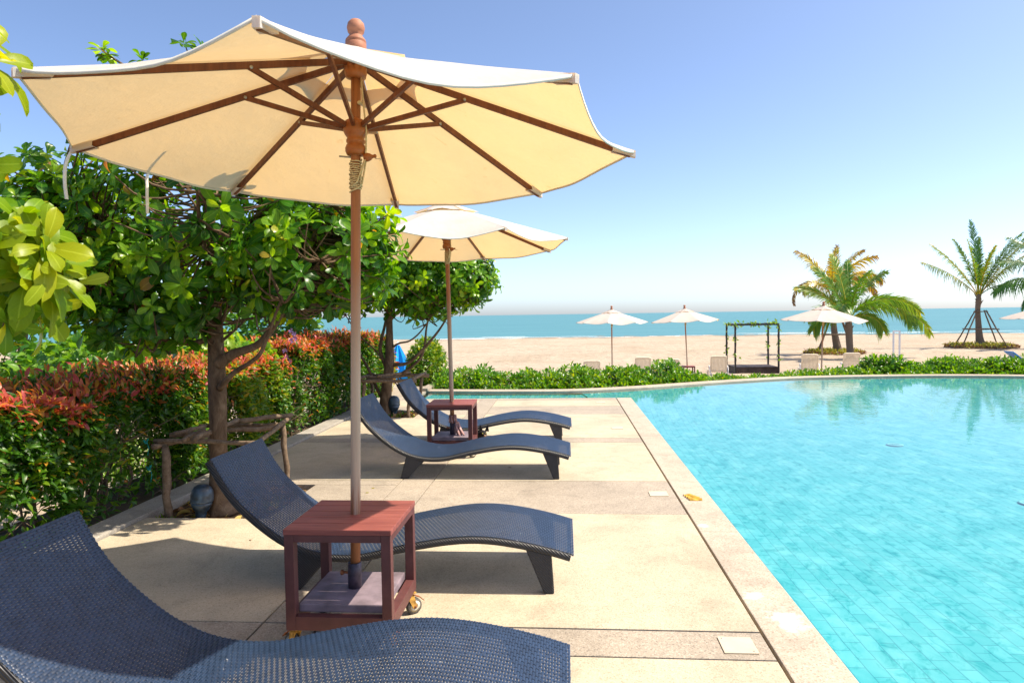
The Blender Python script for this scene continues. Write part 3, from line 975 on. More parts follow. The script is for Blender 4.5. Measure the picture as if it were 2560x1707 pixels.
    mb.tube([(.03, -.02, 2.19), (.034, -.02, 2.26), (.052, -.012, 2.33), (.056, -.012, 2.38), (.060, -.022, 2.47), (.052, -.025, 2.55), (.040, -.02, 2.66), (.03, -.012, 2.745)], .0042, 6)
    mb.tube([(-.01, -.03, 2.19), (.018, -.034, 2.215), (.035, -.02, 2.28), (.05, .002, 2.345)], .0042, 6)
    mb.tube([(-.03, .0, 2.17), (-.01, -.031, 2.172), (.02, -.027, 2.185), (.034, -.005, 2.21), (.048, 0., 2.30), (.055, .0, 2.345)], .0042, 6)
    mb.lathe([(.001, 2.60), (.012, 2.604), (.014, 2.612), (.008, 2.62), (.001, 2.624)], 10, 0, Matrix.Translation((.026, -.018, 0)))
    mb.build('rope', M['rope'], t)
    mb = MB()
    my = Matrix.Translation((.052, 0, 2.343)) @ Matrix.Rotation(PI / 2 - .12, 4, 'Y')
    mb.lathe([(.008, -.012), (.020, -.008), (.0225, .006), (.018, .022), (.009, .034), (.008, .04), (.0105, .045), (.009, .052), (.002, .055)], 16, 0, my)
    tg_ = mb.build('toggle', M['teak_turned'], t)
    mb = MB()
    mb.tube([(.10, 0, 2.336), (.116, 0, 2.334), (.126, 0, 2.338), (.128, 0, 2.331), (.122, 0, 2.326)], .0016, 5)
    mb.build('hook', M['steel'], tg_)
    mb = MB(); mb.tube([(-.082, -.006, 2.350), (.02, -.002, 2.340)], .0045, 8); mb.build('locking_pin', M['steel'], t)
    return t
um = make_umbrella('largest cream parasol, rising from the nearer red table, its underside and ribs showing', (-1.05, 3.225, .045), (-.034, .015, 0))
um.scale = (.983,) * 3
# two loose tie tapes on the big one
for pts in ([(-1.385, -.13, 2.385), (-1.415, -.125, 2.36), (-1.445, -.12, 2.30), (-1.45, -.12, 2.22), (-1.44, -.12, 2.13)],
            [(-1.02, .16, 2.55), (-1.14, .22, 2.48), (-1.275, .29, 2.355), (-1.285, .295, 2.27), (-1.28, .29, 2.13)]):
    mb = MB()
    c = catmull(pts, 5)
    n = len(c)
    vs_ = []
    for i, p in enumerate(c):
        a = .3 + .5 * i / n
        for s in (-1, 1):
            vs_.append((p[0] + s * .008 * math.cos(a), p[1] + s * .008 * math.sin(a), p[2]))
    mb.add(vs_, [(2 * i, 2 * i + 1, 2 * i + 3, 2 * i + 2) for i in range(n - 1)], 0, True)
    o = mb.build('tie_tape', M['strap'], um)
    sm = o.modifiers.new('thick', 'SOLIDIFY'); sm.thickness = .002
def plain_copy(label, loc, rot, scale=.985):
    c = dup(um, label, loc, rot, scale)
    for ch in list(c.children):
        if ch.name.startswith('tie_tape'):
            bpy.data.objects.remove(ch)
    return c
plain_copy('cream parasol rising from the table with the pink rag, in front of the farther tree', (-1.27, 7.53, 0), (-.021, -.024, -.295))
plain_copy('white parasol standing alone on the sand, farthest from the pergola and palms', (1.97, 28.5, -1.33), (0, 0, -.28), 1.06)
plain_copy('white parasol on the sand directly left of the black pergola', (5.26, 29.5, -1.33), (-.02, -.035, .1), 1.06)
plain_copy('white parasol on the sand in front of the leaning palms', (9.52, 26., -1.33), (.02, .02, .2), 1.06)
plain_copy('white beach parasol showing only its tip under the large fronds by the border', (18.75, 28., -1.4), (0, 0, .3), 1.06)

# ------------------------------------------------------------------ rag, cat, lamps
mb = MB()
for k in range(7):
    a = 2 * PI * k / 7
    mb.tube([(.032 * math.cos(a), .032 * math.sin(a), .45), (.037 * math.cos(a), .037 * math.sin(a), .40), (.036 * math.cos(a + .3), .036 * math.sin(a + .3), .362)], [.012, .011, .012], 8)
for k, (x, y) in enumerate(((.05, -.06), (.09, -.05), (.12, -.07), (.075, -.09))):
    mb.tube([(.03, -.02, .39), (.045 + x * .2, -.035, .37), (x * .75, y * .8, .31), (x + .02, y - .03, .24)], [.012, .017, .02, .016], 8, flat=(1, .45))
rag = mb.build('rag', M['rag'], loc=(-1.27, 7.53, -.005))
tag(rag, 'faded pink rag tied round the parasol pole above the table shelf', 'rag')

def skin_mesh(name, verts, edges, radii, mat_, parent=None, sub=2):
    me = bpy.data.meshes.new(name + '_skeleton')
    me.from_pydata(verts, edges, [])
    o = bpy.data.objects.new(name + '_skeleton', me); COL.objects.link(o)
    sk = o.modifiers.new('skin', 'SKIN'); sk.use_smooth_shade = True
    for i, r in enumerate(radii):
        me.skin_vertices[0].data[i].radius = (r, r) if isinstance(r, (int, float)) else r
    me.skin_vertices[0].data[0].use_root = True
    o.modifiers.new('sub', 'SUBSURF').levels = sub
    dg = bpy.context.evaluated_depsgraph_get()
    nm = bpy.data.meshes.new_from_object(o.evaluated_get(dg))
    bpy.data.objects.remove(o)
    nm.name = name; nm.materials.clear(); nm.materials.append(mat_)
    nm.polygons.foreach_set('use_smooth', [True] * len(nm.polygons))
    ob = bpy.data.objects.new(name, nm); COL.objects.link(ob)
    if parent:
        ob.parent = parent
    return ob
# cat: crouching with its head to the right, looking at the camera
cv = [(-.10, 0, .12), (-.22, .0, .115), (-.30, .01, .10), (0., 0, .125), (.08, 0, .135), (.13, -.02, .155), (.165, -.045, .160), (.185, -.085, .148),
      (.075, -.05, .06), (.085, -.075, .015), (.11, -.11, .012), (.075, .05, .06), (.085, .055, .015), (.12, .03, .012),
      (-.25, -.075, .07), (-.18, -.095, .02), (-.11, -.10, .012), (-.25, .08, .07), (-.18, .09, .02), (-.11, .095, .012),
      (-.37, .04, .05), (-.42, .0, .022), (-.40, -.09, .018), (-.30, -.14, .016)]
ce = [(0, 1), (1, 2), (0, 3), (3, 4), (4, 5), (5, 6), (6, 7), (4, 8), (8, 9), (9, 10), (4, 11), (11, 12), (12, 13), (1, 14), (14, 15), (15, 16), (1, 17), (17, 18), (18, 19), (2, 20), (20, 21), (21, 22), (22, 23)]
cr_ = [.078, .080, .055, .070, .058, .043, .047, .021, .026, .017, .016, .026, .017, .016, .045, .024, .018, .045, .024, .018, .022, .014, .013, .011]
cat = skin_mesh('cat', cv, ce, cr_, M['cat_black'])
bm = bmesh.new(); bm.from_mesh(cat.data)
for sx, cx, cy in ((-1, .137, -.045), (1, .197, -.030)):
    b_ = [bm.verts.new(v) for v in ((cx - .026, cy - .008, .182), (cx + .026, cy - .008, .182), (cx, cy + .022, .184), (cx + sx * .012, cy, .262))]
    for f in ((0, 1, 3), (1, 2, 3), (2, 0, 3)):
        bm.faces.new([b_[i] for i in f])
bm.to_mesh(cat.data); bm.free()
cat.location = (-1.14, 7.92, 0); cat.scale = (1.08, 1.08, 1.08)
tag(cat, 'black cat crouching on the deck behind the farther red table', 'cat')
mb = MB()
for dx, dy in ((.158, -.087), (.192, -.079)):
    mb.lathe([(.0, -.004), (.0055, -.002), (.0055, .002), (0., .004)], 10, 0, Matrix.Translation((dx, dy, .168)) @ Matrix.Rotation(PI / 2, 4, 'X'))
mb.build('eye', M['eye'], cat)
mb = MB()
mb.tube([(.179, -.097, .150), (.186, -.108, .143), (.184, -.109, .135)], [.010, .014, .008], 10)
mb.build('muzzle', M['cat_tan'], cat)

def make_lamp(label, loc, rot):
    t = thing('garden_lamp', label, 'garden lamp', loc, rot, group='dark blue bulb shaped garden lamps at the tree feet')
    mb = MB()
    prof = [(.040, -.05), (.040, .012)] + [(.046 if i % 2 else .040, .014 + .006 * i) for i in range(4)] + [(.042, .042), (.058, .062), (.076, .095), (.084, .128)]
    mb.lathe(prof, 28); mb.build('base_shell', M['lamp'], t)
    mb = MB()
    mb.lathe([(.0855, .1285), (.089, .134), (.089, .142), (.086, .150), (.087, .180), (.080, .215), (.064, .243), (.038, .260), (.012, .266), (.0, .2665)], 28)
    mb.build('dome', M['lamp'], t)
    return t
lp = make_lamp('dark blue bulb shaped garden lamp in the nearer tree pit, among dry leaves', (-2.93, 5.17, -.02), (0, .09, 0))
dup(lp, 'dark garden lamp at the foot of the farther tree, behind a lounger head', (-2.78, 10.75, -.02), (.0, .05, 1.2), 1.15)

# ------------------------------------------------------------------ stake frames round the trees
def stick(mb, a, b, r, seed):
    q = random.Random(seed)
    a = Vector(a); b = Vector(b)
    pts = []; rr = []
    n = 7
    for i in range(n):
        u = i / (n - 1)
        p = a.lerp(b, u)
        if 0 < i < n - 1:
            p += Vector((q.uniform(-1, 1), q.uniform(-1, 1), q.uniform(-1, 1))) * r * .35
        pts.append(p); rr.append(r * q.uniform(.82, 1.15))
    mb.tube(pts, rr, 9)
def make_guard(label, posts, rails, seed, loc):
    t = thing('tree_stake_frame', label, 'tree guard', loc, group='frames of weathered sticks round young trees')
    L = Vector(loc)
    for i, (a, b, r) in enumerate(posts):
        mb = MB(); stick(mb, Vector(a) - L, Vector(b) - L, r, seed + i); mb.build('post', M['stick'], t)
    for i, (a, b, r) in enumerate(rails):
        mb = MB(); stick(mb, Vector(a) - L, Vector(b) - L, r, seed + 50 + i); mb.build('rail', M['stick'], t)
    return t
make_guard('stick frame round the nearer trunk, grey posts and crossed rails above the blue lamp',
           [((-3.17, 5.13, -.06), (-3.20, 5.15, .56), .032), ((-2.63, 6.2, -.06), (-2.68, 6.2, .575), .026), ((-3.28, 6.02, -.06), (-3.30, 6.05, .54), .028), ((-2.46, 5.2, -.06), (-2.44, 5.2, .56), .026)],
           [((-3.26, 5.11, .605), (-2.38, 5.13, .588), .019), ((-3.25, 5.07, .565), (-3.05, 5.55, .575), .021), ((-3.5, 6.2, .545), (-2.72, 6.18, .562), .02),
            ((-3.36, 5.48, .585), (-2.63, 5.92, .575), .021), ((-2.95, 5.0, .635), (-3.12, 5.6, .605), .02), ((-2.86, 5.0, .645), (-2.98, 5.92, .645), .022),
            ((-3.01, 5.9, .64), (-2.63, 6.32, .632), .021), ((-2.66, 6.32, .600), (-2.50, 5.25, .545), .022), ((-3.36, 6.05, .57), (-3.20, 5.3, .63), .018)], 3, (-2.9, 5.6, -.05))
s2 = lambda x, z, Y: (x * Y / 12.4, Y, 1.56 + (z - 1.56) * Y / 12.4)
make_guard('stick frame round the farther trunk, low dark rails beside a lounger head',
           [((-2.42, 10.29, -.06), (-2.42, 10.3, .55), .03), ((-3.16, 10.34, -.06), (-3.14, 10.36, .56), .03), ((-2.42, 11.0, -.06), (-2.36, 11.0, .55), .028), ((-3.2, 11.0, -.06), (-3.2, 11.02, .55), .028)],
           [((-3.24, 10.32, .57), (-2.30, 10.30, .56), .028), ((-3.1, 10.36, .615), (-2.6, 10.40, .62), .026), ((-3.28, 11.0, .60), (-2.24, 11.02, .58), .03), ((-2.36, 10.25, .60), (-2.32, 11.1, .61), .026), ((-3.18, 10.25, .61), (-3.2, 11.1, .60), .026), ((-2.9, 10.3, .645), (-2.55, 11.0, .64), .022)], 31, (-2.8, 10.6, -.05))

# ------------------------------------------------------------------ deck and pool fittings
for (x, y, lab) in ((.79, 3.18, 'square cream cover plate in the thin pebble strip by the coping, nearest one'), (.79, 5.86, 'square cream cover plate in the wide pebble band by the coping'),
                    (.70, 9.25, 'square cream cover plate on the sand coloured panel level with the last lounger'), (.62, 11.95, 'square cream cover plate near the far deck edge')):
    mb = MB()
    mb.box(x - .078, x + .078, y - .078, y + .078, .0, .005, 0, .002)
    o = mb.build('drain_cover', M['cream'])
    tag(o, lab, 'drain cover', 'cream drain covers beside the coping')
    mb = MB()
    mb.tube([(x - .06, y + .06, .0045), (x - .06, y + .06, .0058)], .005, 8); mb.tube([(x + .06, y - .06, .0045), (x + .06, y - .06, .0058)], .005, 8)
    mb.build('screw', M['steel'], o)
for x, y, lab in ((4.9, 10.45, 'round white drain on the pool floor farther from the camera'), (4.78, 7.3, 'round white drain on the pool floor at the border, nearer the camera')):
    mb = MB()
    mb.lathe([(.115, 0.), (.115, .003), (.09, .006), (.085, .004), (.0, .005)], 24)
    for k in range(5):
        mb.box(-.07, .07, -.05 + k * .025 - .004, -.05 + k * .025 + .004, .0052, .007)
    o = mb.build('floor_drain', M['drain_white'], loc=(x, y, ZF))
    tag(o, lab, 'pool drain', 'round white drains on the pool floor')
# curled golden leaf on the coping
mb = MB()
for k in range(4):
    y = -.075 + k * .045
    w_ = [.052, .05, .045, .038][k]
    ox = -.012 * k
    vs_ = []
    for i in range(7):
        u = i / 6
        for j in range(6):
            a = PI * j / 5
            vs_.append((ox - w_ + 2 * w_ * u + .004 * math.sin(i + k), y + .021 * math.cos(a), .002 + .017 * math.sin(a) * (.7 + .3 * math.sin(i * 1.3 + k))))
    mb.add(vs_, [(i * 6 + j, (i + 1) * 6 + j, (i + 1) * 6 + j + 1, i * 6 + j + 1) for i in range(6) for j in range(5)], 0, True)
o = mb.build('curled_leaf', M['gold_leaf'], loc=(1.07, 5.75, 0))
tag(o, 'golden brown ridged curled leaf lying on the pool coping', 'leaf')
# fallen leaves on the deck
def fallen(loc, hue, L, az, lab):
    v_, q_, c_ = leaves(np.array([[0, 0, .004]]), np.array([[math.cos(az), math.sin(az), .08]]), np.array([[0, 0, 1.]]), np.array([L]), np.array([L * .42]), OBOV, .3, .5, np.array([hue]))
    o = np_mesh('fallen_leaf', v_, q_, M['leaf_dry'] if hue < .9 else M['leaf_low'], None, c_)
    o.location = loc
    tag(o, lab, 'leaf', 'small leaves dropped on the deck')
fallen((-.60, 6.85, 0), .1, .05, .3, 'tiny brown dry leaf on the deck beside a lounger foot')
fallen((-1.78, 5.83, 0), .95, .045, 1.0, 'tiny green leaf on the pale slab behind the red table')
fallen((-1.74, 6.0, 0), .96, .05, 2.6, 'second tiny green leaf on the pale slab, closer to the pole')
fallen((-2.22, 4.55, 0), .0, .04, 2.0, 'tiny dark brown leaf on the sunny slab before the tree pit')
# ------------------------------------------------------------------ broad-leaved trees
def build_tree(name, label, cat_, loc, trunk, limbs, blobs, nros, mat_leaf, group, lsize=(.12, .18), extra=(), seed=1, per=(7, 11), twig=True, shape=OBOV, wr=(.42, .54), hue_lo=0., hue_hi=1.):
    """trunk, limbs: lists of (points, radii); blobs: (centre, radii, weight) in world coordinates"""
    global NR
    NR = np.random.default_rng(seed)
    L0 = np.array(loc)
    t = thing(name, label, cat_, loc, group=group)
    mb = MB()
    nodes = []
    for pts, rad in trunk + limbs:
        c = catmull([np.append(np.array(p) - L0, r) for p, r in zip(pts, rad)], 6)
        mb.tube(c[:, :3], list(np.maximum(c[:, 3], .003)), 14 if rad[0] > .05 else 9)
        nodes.append(c[len(c) // 3:, :3])
    nodes = np.vstack(nodes)
    mb.build('trunk', M['bark'], t)
    ctr = []; ax = []
    wsum = sum(b[2] for b in blobs)
    for c, r, w_ in blobs:
        n = int(nros * w_ / wsum)
        u = unit(n)
        rad = NR.random(n) ** .42
        rad = .25 + .75 * rad
        p = np.array(c) - L0 + u * np.array(r) * rad[:, None]
        a = u * np.array([1, 1, .8]) + np.array([0, 0, .55]) + NR.normal(size=(n, 3)) * .35
        ctr.append(p); ax.append(a)
    for p, a in extra:
        ctr.append(np.array([p]) - L0); ax.append(np.array([a], float))
    ctr = np.vstack(ctr); ax = np.vstack(ax); ax /= np.linalg.norm(ax, axis=1, keepdims=True)
    n = len(ctr)
    P, D, N_, L_, H_ = [], [], [], [], []
    for i in range(n):
        m = NR.integers(per[0], per[1] + 1)
        a = ax[i]
        e1 = np.cross(a, [0.3, .2, 1.]); e1 /= np.linalg.norm(e1); e2 = np.cross(a, e1)
        th0 = NR.random() * 6.28
        big = NR.uniform(*lsize)
        hb = NR.random()
        for k in range(m):
            th = th0 + k * 2.39996
            q = (k + .5) / m
            tilt = .45 + 1.25 * q + NR.normal() * .15
            dd = a * math.cos(tilt) + (e1 * math.cos(th) + e2 * math.sin(th)) * math.sin(tilt)
            nn = a * math.sin(tilt) - (e1 * math.cos(th) + e2 * math.sin(th)) * math.cos(tilt)
            P.append(ctr[i] - a * .035 * q + NR.normal(size=3) * .004); D.append(dd + NR.normal(size=3) * .1); N_.append(nn + NR.normal(size=3) * .15)
            L_.append(big * (.65 + .45 * q) * NR.uniform(.85, 1.1))
            h = hue_lo + (hue_hi - hue_lo) * np.clip(.62 * hb + .35 * NR.random() - .25 * q + .10, 0, .95)
            if NR.random() < .012 and hue_hi > .9:
                h = NR.uniform(.96, 1.)
            H_.append(h)
    P, D, N_, L_, H_ = map(np.array, (P, D, N_, L_, H_))
    v_, q_, c_ = leaves(P, D, N_, L_, L_ * NR.uniform(wr[0], wr[1], len(L_)), shape, .42, .22, H_)
    np_mesh('crown', v_, q_, mat_leaf, t, c_)
    if twig:
        mb = MB()
        for i in range(n):
            dist = np.linalg.norm(nodes - ctr[i], axis=1) + .5 * np.maximum(nodes[:, 2] - ctr[i][2], 0)
            b = nodes[np.argmin(dist)]
            mid = (b + ctr[i]) / 2 + NR.normal(size=3) * .05 - np.array([0, 0, .05])
            end = ctr[i] - ax[i] * .02
            c = catmull([b, mid, end], 3)
            mb.tube(c, list(np.linspace(.010, .0045, len(c))), 4, cap=False)
        mb.build('twigs', M['bark'], t)
    return t
TGRP = 'glossy broad-leaved trees along the planter kerb'
def at10(x, z):            # helper for the farther tree measured on one plane
    return x * 10.75 / 12.9, 1.56 + (z - 1.56) * 10.75 / 12.9
build_tree('broadleaf_tree', 'glossy broad-leaved tree with a grey trunk rising behind the blue lamp', 'tree', (-2.86, 5.35, -.05),
    [([(-2.84, 5.33, -.06), (-2.86, 5.34, .08), (-2.86, 5.35, .5), (-2.855, 5.35, .95), (-2.86, 5.36, 1.56), (-2.87, 5.38, 1.95), (-2.9, 5.4, 2.35), (-2.88, 5.4, 2.75), (-2.8, 5.35, 3.2)],
      [.135, .090, .068, .073, .058, .050, .045, .032, .016])],
    [([(-2.83, 5.33, 1.20), (-2.68, 5.3, 1.28), (-2.46, 5.25, 1.35), (-2.32, 5.2, 1.47), (-2.22, 5.15, 1.58), (-2.05, 5.1, 1.78), (-1.85, 5.05, 2.0)], [.055, .038, .030, .027, .023, .017, .010]),
     ([(-2.81, 5.3, 1.0), (-2.64, 5.2, 1.13), (-2.46, 5.12, 1.22), (-2.35, 5.08, 1.3), (-2.24, 5.0, 1.47), (-2.1, 4.9, 1.7)], [.03, .021, .018, .016, .013, .008]),
     ([(-2.32, 5.2, 1.47), (-2.31, 5.22, 1.62), (-2.22, 5.25, 1.78), (-2.0, 5.3, 2.2), (-1.8, 5.3, 2.5)], [.022, .018, .016, .012, .008]),
     ([(-2.87, 5.37, 1.42), (-3.06, 5.3, 1.37), (-3.3, 5.2, 1.45), (-3.7, 5.1, 1.75), (-4.1, 5.0, 2.1)], [.03, .022, .019, .015, .009]),
     ([(-2.87, 5.38, 1.75), (-3.2, 5.3, 1.95), (-3.6, 5.2, 2.25), (-4.0, 5.2, 2.6)], [.032, .024, .017, .009]),
     ([(-2.88, 5.39, 2.1), (-2.5, 5.4, 2.4), (-2.1, 5.6, 2.7), (-1.7, 5.8, 2.8)], [.03, .022, .015, .009]),
     ([(-2.88, 5.4, 2.4), (-3.1, 5.9, 2.7), (-3.3, 6.3, 2.9)], [.025, .018, .009]),
     ([(-2.86, 5.36, 1.9), (-2.7, 4.9, 2.2), (-2.5, 4.5, 2.5)], [.025, .018, .009]),
     ([(-2.84, 5.36, 1.38), (-2.77, 5.34, 1.6), (-2.65, 5.3, 1.78)], [.018, .012, .006]),
     ([(-2.84, 5.36, 1.36), (-2.68, 5.3, 1.46), (-2.55, 5.26, 1.56)], [.014, .010, .005])],
    [((-2.9, 5.4, 2.55), (1.25, 1.1, .95), 1.25), ((-3.75, 5.1, 2.15), (.75, .75, .62), .75), ((-2.05, 5.45, 2.15), (.75, .85, .55), .75), ((-3.2, 5.3, 1.85), (.9, .8, .40), .45),
     ((-1.92, 5.9, 2.2), (.42, .6, .52), .35), ((-4.15, 5.2, 2.45), (.5, .6, .5), .3), ((-2.25, 5.5, 1.80), (.55, .6, .28), .30), ((-3.45, 5.2, 1.58), (.6, .5, .26), .26), ((-1.75, 5.6, 1.95), (.4, .5, .35), .2)],
    1000, M['leaf_tree'], TGRP, (.105, .165),
    [((-3.49, 5.0, 3.64), (.1, -.1, 1)), ((-3.40, 4.95, 3.58), (.5, -.3, 1)), ((-2.72, 4.8, 3.58), (.1, 0, 1)), ((-2.62, 4.85, 3.52), (.6, 0, .8)), ((-3.05, 4.8, 3.47), (0, 0, 1)), ((-3.55, 4.9, 3.4), (-.2, 0, 1)),
     ((-1.80, 3.98, 2.88), (.3, -.2, .8)), ((-1.70, 4.05, 2.93), (.5, .2, .8)), ((-1.90, 4.1, 2.86), (-.2, .2, 1)), ((-1.66, 4.2, 2.90), (.5, .2, .6)),
     ((-2.12, 5.0, 1.86), (.3, -.6, .5)), ((-2.05, 4.95, 1.70), (.5, -.6, .2)), ((-2.68, 5.15, 1.78), (.1, -.8, .1)), ((-2.5, 5.05, 1.72), (.2, -.7, .0)), ((-3.12, 5.1, 1.55), (-.1, -.7, -.2)), ((-3.2, 5.0, 1.62), (-.3, -.7, -.1)), ((-2.35, 5.0, 1.62), (.1, -.6, -.3))], seed=5)
def T10(pts, dy=0.):
    return [(at10(x, z)[0], 10.75 + dy * i, at10(x, z)[1]) for i, (x, z) in enumerate(pts)]
build_tree('broadleaf_tree', 'glossy broad-leaved tree with many bare lower limbs behind the farther loungers', 'tree', (-2.88, 10.75, -.05),
    [([(-2.93, 10.75, -.08), (-2.92, 10.75, .1), (-2.88, 10.75, .45), (-2.83, 10.75, .82), (-2.82, 10.75, 1.2), (-2.81, 10.75, 1.6), (-2.75, 10.75, 2.2), (-2.7, 10.75, 2.8)], [.13, .10, .085, .078, .06, .048, .03, .014])],
    [(T10([(-3.43, .5), (-3.57, .85), (-3.58, 1.05), (-3.5, 1.4), (-3.4, 1.9)], .03), [.035, .03, .028, .022, .012]),
     (T10([(-3.33, .63), (-3.04, .66), (-2.82, .82), (-2.56, 1.08), (-2.3, 1.4), (-2.0, 1.9)], -.04), [.035, .028, .026, .022, .016, .009]),
     (T10([(-3.3, .40), (-3.1, .5), (-2.83, .73), (-2.74, 1.01), (-2.71, 1.35), (-2.6, 1.8)], .06), [.03, .025, .022, .02, .016, .009]),
     (T10([(-3.55, .0), (-3.66, .15), (-3.79, .42), (-3.9, .63), (-4.04, .85), (-4.2, 1.3)], .04), [.03, .028, .025, .022, .018, .01]),
     (T10([(-3.58, .8), (-3.71, .94), (-4.03, 1.22), (-4.3, 1.6)], .05), [.018, .014, .012, .008]),
     (T10([(-3.36, .95), (-3.18, 1.05), (-2.95, 1.1), (-2.7, 1.3), (-2.4, 1.7)], -.06), [.022, .016, .014, .012, .008]),
     (T10([(-3.36, 1.5), (-3.0, 1.9), (-2.6, 2.3), (-2.2, 2.5)], .05), [.03, .022, .016, .009]),
     (T10([(-3.36, 1.6), (-3.7, 2.0), (-4.0, 2.4)], .1), [.025, .018, .009])],
    [((-2.62, 10.8, 2.4), (1.1, 1.1, .72), 1.2), ((-1.85, 10.7, 2.2), (.80, .8, .52), .65), ((-3.3, 10.7, 2.55), (.7, .8, .70), .6), ((-1.50, 10.6, 2.10), (.52, .6, .42), .32), ((-2.9, 10.6, 1.95), (.8, .7, .35), .45), ((-2.1, 10.6, 1.80), (.6, .6, .30), .3)],
    900, M['leaf_tree'], TGRP, (.12, .175), seed=9)
r21 = random.Random(21)
FG = []
for k in range(38):
    a = r21.uniform(0, 2 * PI); e = r21.uniform(-.9, 1.3)
    dx, dy, dz = math.cos(a) * math.cos(e), math.sin(a) * math.cos(e), math.sin(e)
    q = r21.uniform(.45, 1.)
    FG.append(((-1.60 + dx * .19 * q, 1.82 + dy * .16 * q, 1.70 + dz * .19 * q), (dx + .35, dy - .45, dz + .25)))
FG += [((-1.52, 1.74, 1.56), (.6, -.5, -.25)), ((-1.47, 1.78, 1.68), (.9, -.3, .1)), ((-1.50, 1.76, 1.76), (.7, -.4, .4)), ((-1.60, 1.80, 2.30), (.7, -.1, .3)), ((-1.64, 1.82, 2.40), (.5, 0, .7)), ((-1.66, 1.80, 2.20), (.6, -.2, -.1)), ((-1.68, 1.84, 2.02), (.45, 0, -.1))]
# the near tree: only its overhanging branch is in the picture
build_tree('broadleaf_tree', 'pale green leafy branch of a very near tree hanging in from the border', 'tree', (-3.0, .6, -.05),
    [([(-3.0, .6, -.06), (-2.98, .62, .5), (-2.97, .65, 1.2), (-2.95, .7, 1.9), (-2.9, .75, 2.5)], [.12, .09, .08, .06, .03])],
    [([(-2.97, .68, 1.4), (-2.5, 1.1, 1.5), (-2.0, 1.55, 1.6), (-1.66, 1.78, 1.66)], [.035, .025, .016, .008]),
     ([(-2.95, .7, 1.9), (-2.5, 1.1, 2.1), (-2.0, 1.6, 2.25), (-1.72, 1.8, 2.25)], [.03, .022, .014, .006])],
    [((-2.7, .7, 2.4), (.8, .6, .6), 1.)],
    26, M['leaf_fg'], TGRP, (.12, .165),
    FG, seed=21, per=(7, 10), wr=(.34, .46), hue_lo=.12, hue_hi=1.0)

